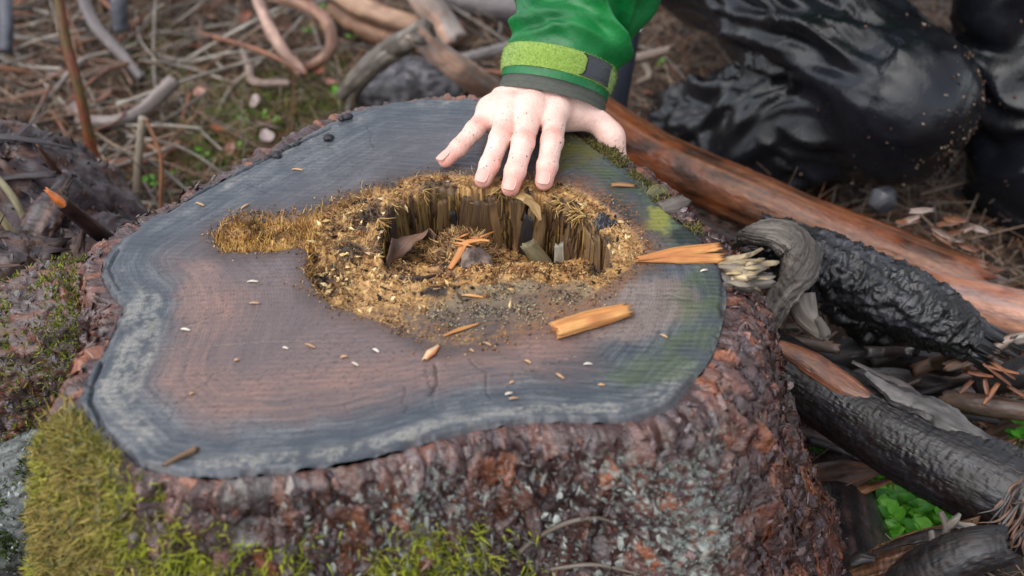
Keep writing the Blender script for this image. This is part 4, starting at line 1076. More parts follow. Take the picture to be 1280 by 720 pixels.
GREENS = [lin(132, 142, 52, .85), lin(100, 112, 40, .85), lin(160, 168, 70, .85), lin(140, 122, 70, .8), lin(74, 88, 36, .8)]
flakes_on(rv, 4200, [lin(84, 52, 42, .6), lin(120, 70, 50, .6), lin(40, 28, 28, .6), lin(96, 84, 84, .6), lin(64, 42, 38, .6)], 306, stump, .0034, .005)
flakes_on(rv2, 1800, [lin(150, 158, 154, .65), lin(110, 118, 112, .65), lin(80, 84, 70, .65), lin(176, 182, 178, .65)], 307, stump, .0024, .0034, .6)
for o_ in list(rot_st.children):
    if o_.name.startswith(('trunk', 'lobe')):
        flakes_on(o_, 900, [lin(54, 40, 42, .6), lin(86, 70, 76, .6), lin(30, 22, 22, .6), lin(96, 68, 58, .6)], 308 + len(o_.name), rot_st, .0035, .010)
moss_on(rv, 'moss', 12000, lambda V, N: np.clip(sst(.0, .35, fbm(V * 24, 3, 301) + .3) * sst(-.2, .3, N[:, 2]) * sst(-.42, -.3, V[:, 0]), 0, 1), GREENS, 302, stump, (.002, .006))
moss_on(rv2, 'moss', 5000, lambda V, N: sst(.0, .35, fbm(V * 26, 3, 303) - .05) * sst(-.3, .3, N[:, 2]), [lin(60, 84, 28, .75), lin(84, 100, 34, .75), lin(46, 60, 24, .7)], 304, stump, (.003, .007))

# torn hinge fibres on the right rim of the stump
rh = np.random.RandomState(23)
for k in range(30):
    u, v = 905 + rh.uniform(-2, 22), 325 + rh.uniform(0, 28)
    a = rh.uniform(-.55, .5)
    L = rh.uniform(16, 44); hr = 1.0 if k % 2 else rh.uniform(1.6, 2.6)
    timber('hinge_fibre', 'torn pale straw-coloured fibre', None, [P(u - 8, v, ZT - .006), P(u + L * .5 * math.cos(a), v + L * .5 * math.sin(a), ZT + rh.uniform(0, .012)), P(u + L * math.cos(a), v + L * math.sin(a), ZT + rh.uniform(-.008, .012))], [.0014 * hr, .0022 * hr, .0013 * hr],
           [lin(176, 154, 116, .8), lin(206, 186, 150, .8), lin(120, 102, 80, .8)] if k % 3 else [lin(150, 138, 122, .75), lin(110, 98, 88, .75)], 320 + k, mat='dry', parent=stump, nl=16, na=7, flat=.45, ridge=.3, lump=.3, lfreq=90, jag=(0, .005), rough=.75)
for k, (L, r, c) in enumerate((([(826, 262), (842, 258), (853, 252)], [.006, .0072, .0055], GREY), ([(812, 246), (824, 240), (832, 244)], [.004, .006, .003], [lin(110, 104, 62, .75), lin(140, 134, 80, .75), lin(70, 70, 50, .75)]), ([(905, 352), (930, 352), (962, 350)], [.006, .0075, .005], GREY))):
    timber('splintered_edge', 'grey splintered bit of rim', None, [P(u, v, ZT - .003) for u, v in L], r, c, 345 + k, mat='dry', parent=stump, nl=30, na=16, ridge=.3, rfreq=7, lump=.2, lfreq=60, flat=.8, rough=.7, jag=(.004, .006))
# moss along the back right rim
rm_pts = np.array([P(u, v)[:2] for u, v in [(700, 176), (722, 172), (748, 180), (772, 200), (800, 226), (830, 252), (850, 272), (885, 300)]])
rr_ = resample(catmull(rm_pts, 100), 400)
qi = rng.randint(len(rr_), size=4200)
dense = sst(-.1, .3, noise2(rr_[qi], 60, 351) + .25 * (qi < 150))
qi = qi[rng.rand(len(qi)) < dense]
b0 = np.concatenate([rr_[qi] + rng.normal(size=(len(qi), 2)) * .004, np.full((len(qi), 1), ZT - .0015)], 1)
Vm, Fm, Cm = spikes(b0, rng.normal(size=(len(qi), 3)) * [1, 1, .7] + [.3, .3, .6], rng.uniform(.002, .007, len(qi)), rng.uniform(.0007, .0015, len(qi)), pick(rng, len(qi), [lin(120, 112, 56, .8), lin(90, 92, 44, .8), lin(150, 138, 84, .8), lin(80, 72, 50, .8)], .25), .75, .5, rng)
tag(put('moss', Vm, Fm, MAT['moss'], stump, Cm), kind='stuff')

# ------------------------------------------------------------------ loose bits on the cut face
def on_top(name, label, cat, a, b, w, cols, seed, flat=.45, dz=0.0, group=None, **kw):
    z0 = float(top_z(np.array(P(*a)[:2]))[0]); z1 = float(top_z(np.array(P(*b)[:2]))[0])
    z = ZT + max(w) * flat * .85 + dz
    p0, p1 = P(*a, max(z0, ZT - .01) + max(w) * flat * .85 + dz), P(*b, max(z1, ZT - .01) + max(w) * flat * .85 + dz)
    kk = dict(nl=50, na=28, ridge=.2, rfreq=9, lump=.12, lfreq=40, jag=(.004, .008), rough=.6, along=5, cfreq=500); kk.update(kw)
    return timber(name, label, cat, [p0, (p0 * .6 + p1 * .4) + [0, 0, .0006], p1], w, cols, seed, mat='dry', flat=flat, group=group, **kk)
on_top('wood_splinter', 'thick orange wood splinter lying alone on the cut face near the rim', 'wood splinter', (696, 412), (780, 388), [.0066, .0072, .0056], ORANGE, 361, flat=.6)
on_top('wood_splinter', 'long orange splinter pointing over the right rim, upper of a pair', 'wood splinter', (800, 323), (893, 309), [.002, .0052, .0044], ORANGE, 362, flat=.4, dz=.003)
on_top('wood_splinter', 'long orange splinter pointing over the right rim, lower of a pair', 'wood splinter', (798, 325), (897, 323), [.002, .0050, .0048], ORANGE, 363, flat=.45)
on_top('wood_splinter', 'small brown wood chip on the greenish rim below the thumb', 'wood chip', (766, 231), (790, 232), [.0022, .0026, .002], [lin(150, 110, 70, .8), lin(110, 78, 50, .8)], 364, flat=.5, nl=24, na=14)
on_top('twig', 'short brown twig at the front left edge of the cut face', 'twig', (206, 581), (243, 563), [.0012, .0016, .0021], [lin(120, 90, 62, .8), lin(84, 62, 44, .8)], 365, flat=1, nl=30, na=10, ridge=.1)
on_top('wood_splinter', 'thin orange sliver lying in front of the hollow', 'wood splinter', (556, 419), (596, 405), [.0008, .0014, .0008], ORANGE, 366, flat=.6, nl=20, na=8)
on_top('wood_splinter', 'tiny tan sliver on grey dust in front of the hollow', 'wood splinter', (578, 369), (602, 371), [.0008, .0012, .0008], ORANGE, 367, flat=.6, nl=20, na=8)
on_top('seed_scale', 'tiny orange bud scale beside a short crack', 'plant scrap', (532, 448), (546, 434), [.0016, .003, .0014], [lin(190, 110, 60, .8), lin(220, 190, 150, .8)], 368, flat=.5, nl=20, na=10)
tiny = [(316,352),(318,379),(296,450),(357,435),(388,432),(430,446),(232,412),(306,258),(640,478),(636,492),(642,498),(752,481),(735,455),(660,452),(250,255),(444,455),(240,492),(372,212),(880,338),(610,430),(590,438),(470,438),(700,470),(830,420)]
for k, (u, v) in enumerate(tiny):
    a = rh.uniform(-.6, .6); L = rh.uniform(3, 7)
    on_top('wood_crumb', ('tiny tan' if k % 3 else 'tiny whitish') + ' wood crumb on the cut face', 'wood crumb', (u - L * math.cos(a), v - L * math.sin(a)), (u + L * math.cos(a), v + L * math.sin(a)), [.0006, .0012, .0007], [lin(200, 160, 120, .8), lin(170, 130, 96, .8)] if k % 3 else [lin(220, 210, 196, .8), lin(190, 180, 166, .8)], 370 + k, flat=.6, nl=8, na=6, jag=(0, 0), ridge=0, group=('tan' if k % 3 else 'whitish') + ' crumbs strewn over the cut face')
for k, (u, v, s) in enumerate([(410, 172, .0055), (434, 146, .005), (428, 148, .004), (358, 186, .005), (346, 194, .006), (336, 198, .004), (372, 180, .003), (330, 276, .0035)]):
    on_top('dirt_clump', 'small black dirt clump near the far left edge of the cut face', 'dirt', (u - s * 900, v + 2), (u + s * 900, v - 2), [s * .3, s * .7, s * .4], [lin(34, 32, 36, .7), lin(60, 58, 66, .7)], 400 + k, flat=.5, nl=16, na=12, lump=.5, lfreq=200, iso=(.0012, 260), jag=(0, 0), group='dirt clumps on the cut face')
# in the hollow
cb = [(484, 330, -.012), (492, 312, -.012), (510, 300, -.014), (532, 293, -.018), (545, 300, -.02)]
timber('bark_curl', 'curled strip of dark bark lying in the hollow', 'bark', [P(u, v, ZT + h) for u, v, h in cb], [.005, .0075, .0085, .008, .004], [lin(96, 70, 56, .75), lin(70, 52, 44, .75), lin(130, 96, 74, .75)], 410, mat='dry', nl=60, na=20, flat=.16, ridge=.1, lump=.2, lfreq=60, iso=(.0008, 200), up=(.55, .8, .0), rough=.6)
timber('bark_curl', 'narrow grey bark scrap in front of the curled strip in the hollow', 'bark', [P(u, v, ZT + h) for u, v, h in [(486, 342, -.012), (500, 350, -.012), (522, 350, -.013), (545, 344, -.014)]], [.002, .004, .0035, .0015], [lin(90, 76, 78, .7), lin(60, 50, 50, .7)], 411, mat='dry', nl=40, na=14, flat=.3, ridge=.25, lump=.2, up=(0, .8, .3), rough=.6)
fz, _, _ = chunk('wood_chunk', 'fuzzy decayed wood lump lying in the hollow', 'wood', P(578, 318, ZT - .03), (.022, .012, .012), [lin(140, 104, 74, .8), lin(170, 130, 84, .8), lin(86, 66, 56, .8), lin(190, 160, 110, .8)], 412, mat='dry', amp=.45, n=40, freq=60, rough=.8)
chunk('wood_chunk', 'grey-brown shredded knot in the hollow beside an orange splinter', 'wood', P(592, 330, ZT - .022), (.010, .009, .010), [lin(120, 98, 88, .75), lin(80, 66, 60, .75), lin(150, 130, 116, .75)], 413, mat='dry', amp=.4, n=30, freq=90, rough=.8)
moss_on(fz, 'fibres', 1500, lambda V, N: np.ones(len(V)), [lin(176, 136, 86, .8), lin(140, 100, 64, .8), lin(206, 170, 116, .85), lin(96, 70, 52, .8)], 416, fz, (.003, .009))
timber('wood_splinter', 'bent orange splinter standing in the hollow', 'wood splinter', [P(u, v, ZT + h) for u, v, h in [(562, 336, -.018), (574, 318, -.013), (582, 304, -.008), (600, 300, -.006), (612, 301, -.006)]], [.0018, .0026, .0028, .002, .001], ORANGE, 414, mat='dry', nl=40, na=12, flat=.5, ridge=.2, rough=.6)
for k in range(9):
    u, v = 566 + rh.uniform(0, 30), 296 + rh.uniform(0, 12); a = rh.uniform(-.5, .4); L = rh.uniform(12, 30)
    timber('wood_splinter', 'thin orange shred of the splinter bundle in the hollow', 'wood splinter', [P(u, v, ZT - .012), P(u + L * .5 * math.cos(a), v + L * .5 * math.sin(a), ZT - .008), P(u + L * math.cos(a), v + L * math.sin(a), ZT - .01)], [.001, .0013, .0005], ORANGE, 420 + k, mat='dry', nl=10, na=6, flat=.6, group='orange shreds in the hollow')
for k, (L, r, c, lab) in enumerate((([(661, 306, -.03), (676, 326, -.045), (690, 352, -.07)], [.006, .0075, .006], [lin(130, 116, 84, .8), lin(100, 88, 62, .8), lin(150, 140, 110, .8)], 'broad grey-tan splinter standing against the wall of the hollow'), ([(699, 308, -.03), (699, 330, -.045), (698, 352, -.065)], [.0032, .0040, .0035], [lin(186, 180, 164, .8), lin(150, 142, 126, .8)], 'narrow pale splinter standing in the deep end of the hollow'), ([(670, 304, -.028), (684, 326, -.045), (694, 348, -.065)], [.0012, .002, .0015], [lin(150, 132, 104, .8), lin(90, 74, 54, .8)], 'thin brown splinter beside the broad one in the hollow'), ([(716, 300, -.025), (722, 322, -.04), (728, 344, -.06)], [.004, .006, .005], [lin(90, 64, 42, .8), lin(60, 44, 32, .8)], 'dark brown splinter at the deep end of the hollow'))):
    timber('standing_splinter', lab, 'wood splinter', [P(u, v, ZT + h) for u, v, h in L], r, c, 440 + k, mat='dry', nl=40, na=16, flat=.4, ridge=.2, rfreq=9, up=(0, 1, .2), jag=(.006, .004), rough=.65, along=4, cfreq=500)
for k, (L, r) in enumerate((([(655, 250, .0), (668, 258, -.004), (676, 276, -.012)], [.003, .0042, .001]), ([(648, 244, 0), (660, 250, -.002), (672, 262, -.008)], [.004, .0045, .0015]), ([(705, 262, 0), (716, 268, -.004), (722, 286, -.014)], [.004, .0055, .002]))):
    timber('hanging_shred', 'pale shred hanging from the lip', None, [P(u, v, ZT + h) for u, v, h in L], r, [lin(176, 140, 88, .8), lin(206, 172, 116, .8), lin(120, 92, 60, .8)], 450 + k, mat='dry', parent=stump, nl=24, na=12, flat=.4, ridge=.3, lump=.3, lfreq=120, rough=.8)
chunk('charred_lump', None, None, P(754, 308, ZT - .022), (.007, .010, .017), [lin(26, 26, 30, .8), lin(70, 70, 80, .7), lin(14, 14, 16, .8)], 455, parent=stump, amp=.9, n=60, freq=170, rough=.4)
# upright slabs of the hollow's back wall
rw = np.random.RandomState(88)
wall_line = np.array([P(u, v, ZT)[:2] for u, v in [(478, 272), (500, 253), (540, 240), (600, 235), (655, 242), (705, 260), (738, 280), (756, 300)]])
wall_line = resample(catmull(wall_line, 80), 200)
for k in range(18):
    i_ = int(rw.uniform(4, 196)); p0 = wall_line[i_]; inw_ = unit(cen - p0)
    w = rw.uniform(.003, .009) * (1.5 if k % 4 == 0 else 1); tp_ = rw.uniform(-.001, .010) if k % 3 else rw.uniform(.006, .022); L = rw.uniform(.035, .075)
    a0 = np.array([*(p0 + inw_ * rw.uniform(-.001, .002)), ZT - tp_]); a1 = np.array([*(p0 + inw_ * rw.uniform(.0, .004) + np.array([-inw_[1], inw_[0]]) * rw.normal() * .006), ZT - tp_ - L])
    cset = [[lin(104, 78, 50, .8), lin(76, 56, 38, .8), lin(130, 100, 64, .8)], [lin(60, 44, 34, .8), lin(38, 29, 24, .8), lin(88, 64, 44, .8)], [lin(130, 112, 54, .8), lin(96, 80, 40, .8), lin(70, 54, 36, .8)], [lin(30, 26, 26, .8), lin(50, 42, 38, .8)]][rw.choice(4, p=[.4, .3, .18, .12])]
    timber('wall_slab', None, None, [a0, (a0 + a1) / 2 + np.array([*inw_, 0]) * rw.uniform(-.001, .001), a1], [w * .8, w, w * .9], cset, 470 + k, mat='dry', parent=stump, nl=24, na=14, flat=.14, ridge=.22, rfreq=9, up=(*inw_, 0), jag=(.006, .004), rough=.65, along=4, cfreq=600)
# thin roots lying on the front bark
for k, (L, r) in enumerate((([(648, 690, .030), (672, 672, .030), (712, 652, .028), (748, 648, .026), (780, 660, .026)], .0016), ([(655, 720, .03), (700, 708, .03), (745, 706, .03), (800, 718, .03)], .0014), ([(850, 660, .03), (868, 640, .03), (890, 628, .03)], .001))):
    def on_bark(u, v):
        d = ray(u, v); o = np.array([0, 0, H_CAM])
        t = np.linspace(.55, 1.1, 500); q = o + t[:, None] * d
        vv = bV[(bV[:, 1] < STUMP_C[1])]
        best = vv[np.argmin(np.linalg.norm(np.cross(vv - o, d) / np.linalg.norm(d), axis=1) + (vv[:, 1] - .5) * .002)]
        return best - unit(d) * .003
    timber('rootlet', 'thin pale rootlet lying across the lichened front bark', 'rootlet', [on_bark(u, v) for u, v, _ in L], [r, r, r * .5], [lin(120, 108, 96, .7), lin(90, 76, 68, .7)], 460 + k, mat='dry', nl=30, na=8, lump=.1, group='rootlets on the front bark')

# ------------------------------------------------------------------ the kneeling person
person = empty('person', (.42, 1.5, .08))
tag(person, 'person in green rain jacket and wet black trousers kneeling, hand on the stump', 'person')
Zh = lambda u, v, h: P(u, v, ZT + h)
WR = np.array([.032, .982, .428])                          # wrist
ELB = np.array([.098, 1.165, .640])
SHO = np.array([.185, 1.400, .830])
FING = {                                                    # knuckle, middle joint, end joint, tip: (u, v, height over the cut face, radius)
    'little': [(613, 140, .024, .0098), (593, 163, .021, .0083), (573, 185, .0125, .0075), (557, 200, .0075, .0066)],
    'ring':   [(636, 138, .030, .0108), (625, 173, .0255, .0091), (612, 206, .0150, .0083), (604, 224, .0085, .0075)],
    'middle': [(664, 137, .032, .0112), (654, 178, .0270, .0095), (644, 214, .0155, .0087), (638, 234, .0085, .0078)],
    'index':  [(695, 139, .0275, .0106), (690, 176, .0260, .0094), (684, 208, .0150, .0086), (680, 227, .0085, .0077)],
}
THUMB = [(712, 118, .022, .0140), (744, 143, .015, .0112), (764, 171, .002, .0098), (771, 195, -.012, .0084)]
AX = unit(ELB - WR)
UPS = unit(np.array([0, -.6, .8]))
C0 = WR - AX * .011 + np.array([.004, -.006, .004])             # where the cuff ends on the back of the hand
def chain_sdf(p, J, k=.003):
    d = None
    for a, b in zip(J[:-1], J[1:]):
        c = cone(p, a[0], b[0], a[1], b[1])
        d = c if d is None else smin(d, c, k)
    return d
def hand_sdf(p):
    dF = None
    groove = np.zeros(len(p), np.float32)
    mcp = []
    for nm, L in FING.items():
        J = [(Zh(*q[:3]), q[3] * .94) for q in L]
        mcp.append(J[0])
        d = chain_sdf(p, J)
        for jn, amp in ((1, .0006), (2, .0005)):            # swelling and creases at the joints
            ax = unit(J[jn + 1][0] - J[jn - 1][0])
            s = (p - J[jn][0]) @ ax.astype(np.float32)
            near = np.exp(-(s / .006) ** 2) * (d < .006)
            d = d - .0003 * near + amp * near * (np.cos(s / .0034 * 2 * np.pi) > .55)
        dF = d if dF is None else smin(dF, d, .0022)
    palm = None
    w_dir = unit(mcp[0][0] - mcp[3][0])
    for q, m in enumerate(mcp):
        wq = WR + w_dir * (.019 - .0127 * q) * 1.0 + np.array([0, 0, -.004])
        mid = (wq + m[0]) / 2 + np.array([0, 0, .003])
        c = smin(cone(p, m[0], mid, m[1] * 1.03, .0135), cone(p, mid, wq, .0135, .0165), .006)
        c2_ = cone(p, m[0] - [0, -.012, .012], wq - [0, 0, .014], .010, .014)
        c = smin(c, c2_, .008)
        palm = c if palm is None else smin(palm, c, .013)
    for q, m in enumerate(mcp):                              # tendons
        palm = smin(palm, cone(p, m[0] + [0, .006, m[1] * .45], WR + w_dir * (.010 - .0066 * q) + [0, 0, .0105], .0045, .0040), .008)
    for q, m in enumerate(mcp):                              # knuckles
        palm = smin(palm, np.sqrt(((p - (m[0] + [0, .002, .0015])) ** 2).sum(1)) - m[1] * .92, .009)
    for a, b in ((0, 1), (1, 2), (2, 3)):                    # webs between the fingers
        wv = (mcp[a][0] + mcp[b][0]) / 2 + unit(Zh(*list(FING.values())[a][1][:3]) - mcp[a][0]) * .010 - [0, 0, .004]
        palm = smin(palm, np.sqrt(((p - wv) ** 2).sum(1)) - .0065, .008)
    JT = [(Zh(*q[:3]), q[3]) for q in THUMB]
    th = chain_sdf(p, JT, .009)
    th = smin(th, cone(p, JT[0][0], WR + [0.012, 0, -.006], .015, .018), .01)
    th = smin(th, cone(p, JT[1][0] - [.004, 0, 0], mcp[3][0] - [-.004, -.012, .012], .009, .010), .012)   # thumb web
    d = smin(palm, dF, .0075)
    d = smin(d, th, .010)
    it = JT[1][0] * .45 + mcp[3][0] * .55 + [0, .006, -.004]     # muscle between thumb and first finger
    d = smin(d, cone(p, WR - w_dir * .022 + [0, -.008, .002], it, .0165, .0115), .012)
    arm = cone(p, WR, WR * .35 + ELB * .65, .0265, .034)
    d = smin(d, arm, .014)
    A_ = unit(np.cross(AX, UPS)); B_ = np.cross(A_, AX)          # the wrist narrows into the cuff
    w = p - C0
    s = w @ AX.astype(np.float32); gap = np.maximum(0, -(s + .001)) * 2.6
    rx_, ry_ = .0425 + gap, .0335 + gap
    ell = (np.sqrt(((w @ A_.astype(np.float32)) / rx_) ** 2 + ((w @ B_.astype(np.float32)) / ry_) ** 2) - 1) * ry_
    return -smin(-d, -ell, .004)
pts3 = np.array([Zh(*q[:3]) for L in list(FING.values()) + [THUMB] for q in L] + [WR, WR * .6 + ELB * .4])
lo, hi = pts3.min(0) - .03, pts3.max(0) + .03
gp_, gs_, go_ = grid_pts(lo, hi, .00135)
hd = np.full(len(gp_), .05, np.float32)
rough_sel = np.zeros(len(gp_), bool)
for a in pts3:
    rough_sel |= ((gp_ - a) ** 2).sum(1) < .042 ** 2
hd[rough_sel] = hand_sdf(gp_[rough_sel])
hV, hQ = surface_nets(hd.reshape(gs_), go_, .00135)
hQ = orient(hV - hV.mean(0), hQ)
hN = vnormals(hV, hQ)
hV = hV + hN * (.00022 * fbm(hV * 190, 3, 501))[:, None]
skin = np.repeat(lin(238, 198, 184, .88)[None], len(hV), 0)
redm = np.zeros(len(hV))
for L in FING.values():
    J = [Zh(*q[:3]) for q in L]
    redm = np.maximum(redm, np.exp(-(np.linalg.norm(hV - J[3], axis=1) / .0120) ** 2) * 1.0)
    for q, a in ((1, .45), (2, .3), (0, .3)):
        redm = np.maximum(redm, np.exp(-(np.linalg.norm(hV - J[q] - [0, 0, .008], axis=1) / .010) ** 2) * a)
redm = np.clip(redm + .45 * fbm(hV * 70, 3, 502), 0, 1)
skin = mixc(skin, lin(222, 112, 98, .85), redm * .72)
skin = mixc(skin, lin(240, 212, 200, .86), sst(.0, .5, fbm(hV * 34, 2, 503)) * .5)
speck = fbm(hV * 330, 2, 504)
dirtm = sst(.50, .60, speck) * sst(.0, .3, fbm(hV * 30, 2, 505) + .1)
skin = mixc(skin, lin(80, 58, 46, .7), dirtm * .75)
skinA = np.concatenate([skin, np.full((len(hV), 1), .42)], 1)

# coarse rest of the body (under the clothes, and the head): joined into the same mesh
PEL = np.array([.345, 1.710, .36]); CHE = np.array([.330, 1.560, .72]); NEC = np.array([.315, 1.490, .90]); HEAD = np.array([.30, 1.44, 1.03])
FWD = unit(np.array([.15, -.98, 0])); RGT = np.array([FWD[1], -FWD[0], 0])
SHL = np.array([.48, 1.52, .82]); ELL = np.array([.62, 1.46, .60]); HNL = np.array([.53, 1.30, .535])
HIPR, KNR, ANR = np.array([.280, 1.640, .305]), PD(1128, 122, 1.40), np.array([.237, 1.470, .105])
HIPL, KNL, ANL = np.array([.43, 1.76, .33]), np.array([.570, 1.41, .50]), np.array([.640, 1.30, .115])
def body_sdf(p):
    d = cone(p, PEL, CHE, .125, .115)
    d = smin(d, cone(p, CHE, NEC, .11, .055), .06)
    d = smin(d, cone(p, NEC, HEAD, .05, .05), .03)
    d = smin(d, cone(p, SHO, SHL, .05, .05), .05)
    for a, b, ra, rb in ((SHO, ELB, .044, .028), (ELB, ELB * .7 + WR * .3, .028, .028), (SHL, ELL, .046, .037), (ELL, HNL, .036, .025),
                         (HIPR, KNR, .075, .05), (KNR, ANR, .048, .035), (HIPL, KNL, .075, .05), (KNL, ANL, .048, .035)):
        d = smin(d, cone(p, a, b, ra, rb), .03)
    up = np.array([0, 0, 1.0])
    h = cone(p, HEAD + up * .045 - FWD * .012, HEAD + up * .02 + FWD * .02, .086, .078)
    h = smin(h, cone(p, HEAD - up * .045 + FWD * .035, HEAD - up * .075 + FWD * .055, .055, .038), .04)          # jaw
    h = smin(h, cone(p, HEAD + up * .02 + FWD * .098, HEAD - up * .022 + FWD * .118, .010, .014), .014)         # nose
    h = smin(h, cone(p, HEAD + up * .035 + FWD * .085 + RGT * .04, HEAD + up * .035 + FWD * .085 - RGT * .04, .012, .012), .02)   # brow
    h = smin(h, cone(p, HEAD - up * .058 + FWD * .096 + RGT * .018, HEAD - up * .058 + FWD * .096 - RGT * .018, .007, .007), .01)  # lips
    for s in (-1, 1):
        h = smin(h, cone(p, HEAD + up * .02 + RGT * s * .084, HEAD - up * .025 + RGT * s * .082, .014, .010), .008)   # ears
        h = -smin(-h, np.sqrt(((p - (HEAD + up * .015 + FWD * .105 + RGT * s * .033)) ** 2).sum(1)) - .013, .008)      # eye sockets
        h = smin(h, np.sqrt(((p - (HEAD + up * .015 + FWD * .088 + RGT * s * .033)) ** 2).sum(1)) - .013, .002)
    d = smin(d, h, .03)
    fd = unit(np.array([.1, -.8, -.35]))
    sd = unit(np.cross(fd, up))
    for q in range(4):                                      # left hand resting on the raised knee
        b0 = HNL + sd * (-.03 + .02 * q) + fd * .03
        d = smin(d, cone(p, HNL, b0, .02, .012), .012)
        d = smin(d, cone(p, b0, b0 + fd * (.06 - .006 * abs(q - 1.5)) - up * .02, .010, .008), .004)
    d = smin(d, cone(p, HNL - sd * .02, HNL - sd * .05 + fd * .045, .013, .009), .008)
    return d
bp_, bs_, bo_ = grid_pts([-.04, 1.02, .05], [.82, 1.88, 1.24], .011)
oV, oQ = surface_nets(body_sdf(bp_).reshape(bs_), bo_, .011)
oQ = orient(oV - oV.mean(0), oQ)
oc = np.concatenate([np.repeat(lin(222, 170, 150, .8)[None], len(oV), 0), np.full((len(oV), 1), .45)], 1)
body = put('body', np.concatenate([hV, oV]), np.concatenate([hQ, oQ + len(hV)]), MAT['skin'], person, np.concatenate([skinA, oc]))
# fingernails
for nm, L in list(FING.items()) + [('thumb', THUMB)]:
    if nm == 'thumb':
        continue
    a, b = Zh(*L[2][:3]), Zh(*L[3][:3]); r = L[3][3]
    ax = unit(b - a); dz = np.array([0, 0, 1.0]) + (np.array([-.55, -.35, 0]) if nm == 'little' else np.array([0, -.25, 0]))
    dz = unit(dz - ax * (dz @ ax)); sx = np.cross(ax, dz)
    V, n1, n2 = [], 11, 11
    for i_ in range(n1):
        for j_ in range(n2):
            s, t = -1 + 2 * i_ / (n1 - 1), -1 + 2 * j_ / (n2 - 1)
            wd = .70 * (1 - .18 * max(t, 0) ** 3 - .16 * max(-t, 0) ** 2)
            an = s * wd * .92
            ln = t * .0051 + (.0010 * (1 - s * s) if t > 0 else -.0011 * (1 - s * s)) * abs(t)
            rr = r * (1.055 - .055 * max(t, 0) ** 2 + .012 * (1 - abs(t)))
            V.append(b + ax * (ln + .0008) + (dz * math.cos(an) + sx * math.sin(an)) * rr - dz * .0002)
    V = np.array(V)
    Q = np.array([[i_ * n2 + j_, (i_ + 1) * n2 + j_, (i_ + 1) * n2 + j_ + 1, i_ * n2 + j_ + 1] for i_ in range(n1 - 1) for j_ in range(n2 - 1)])
    Vn = np.concatenate([V, V - dz * .0012]); Qn = np.concatenate([Q, Q[:, ::-1] + len(V)])
    rim = [i_ * n2 for i_ in range(n1)] + [(n1 - 1) * n2 + j_ for j_ in range(1, n2)] + [i_ * n2 + n2 - 1 for i_ in range(n1 - 2, -1, -1)] + [j_ for j_ in range(n2 - 2, 0, -1)]
    rim = np.array(rim); r2 = np.roll(rim, -1)
    Qn = np.concatenate([Qn, np.stack([rim, r2, r2 + len(V), rim + len(V)], 1)])
    put('fingernail', Vn, Qn, MAT['nail'], body)
# sawdust and dirt specks stuck to the fingers
rz = np.random.RandomState(19)
up_i = np.where((hN[:, 2] > .0) & (hV[:, 1] < WR[1] - .03))[0]
w_ = np.clip(1.4 - (hV[up_i, 1] - hV[:, 1].min()) / .07, .12, 1); w_ /= w_.sum()
si = rz.choice(up_i, 60, replace=False, p=w_)
V1, F1, C1 = crumbs(hV[si] + hN[si] * .0002, rz.uniform(.0004, .0012, 60), pick(rz, 60, [lin(60, 44, 36, .8), lin(150, 108, 66, .8), lin(40, 32, 30, .8), lin(110, 76, 52, .8)], .2), rz, .8, 1.6)
tag(put('dirt_specks', V1, F1, MAT['fibre'], body, C1), kind='stuff')
# hair
hp_, hs_, ho_ = grid_pts(HEAD - .16, HEAD + .18, .008)
dd = cone(hp_, HEAD + [0, 0, .055] - FWD * .02, HEAD + [0, 0, .02] - FWD * .03, .094, .090)
cutp = ((hp_ - HEAD) @ FWD.astype(np.float32)) * .9 - (hp_[:, 2] - HEAD[2] - .055) * .8
dd = np.maximum(dd, cutp - .02)
aV, aQ = surface_nets(dd.reshape(hs_), ho_, .008)
put('hair', aV, aQ, MAT['hair'], body)

# --- sleeve with its cuff
def sweep(path_pts, rx, ry, nl, na, up, seed, disp=None):
    c = resample(catmull(np.array(path_pts), nl * 2), nl)
    T = unit(np.gradient(c, axis=0))
    A = unit(np.cross(T, np.asarray(up, float))); B = np.cross(A, T)
    t = np.linspace(0, 1, nl)
    RX = np.interp(t, np.linspace(0, 1, len(rx)), rx); RY = np.interp(t, np.linspace(0, 1, len(ry)), ry)
    ph = np.linspace(0, 2 * np.pi, na, endpoint=False)
    Lc = np.concatenate([[0], np.cumsum(np.linalg.norm(np.diff(c, axis=0), axis=1))])
    LL, PH = np.meshgrid(Lc, ph, indexing='ij')
    dv = disp(LL, PH) if disp else np.zeros_like(LL)
    N = A[:, None] * (np.cos(PH) / RX[:, None])[..., None] + B[:, None] * (np.sin(PH) / RY[:, None])[..., None]
    N = unit(N)
    V = c[:, None] + A[:, None] * (RX[:, None] * np.cos(PH))[..., None] + B[:, None] * (RY[:, None] * np.sin(PH))[..., None] + N * dv[..., None]
    i = np.arange(nl - 1)[:, None] * na; k = np.arange(na)[None]; k2 = (k + 1) % na
    Q = np.stack([i + k, i + k2, i + na + k2, i + na + k], -1).reshape(-1, 4)
    return V.reshape(-1, 3), Q, LL, PH, dv
def fold(x, k):                                             # sharp-crested fabric folds
    return np.sign(x) * np.abs(x) ** k
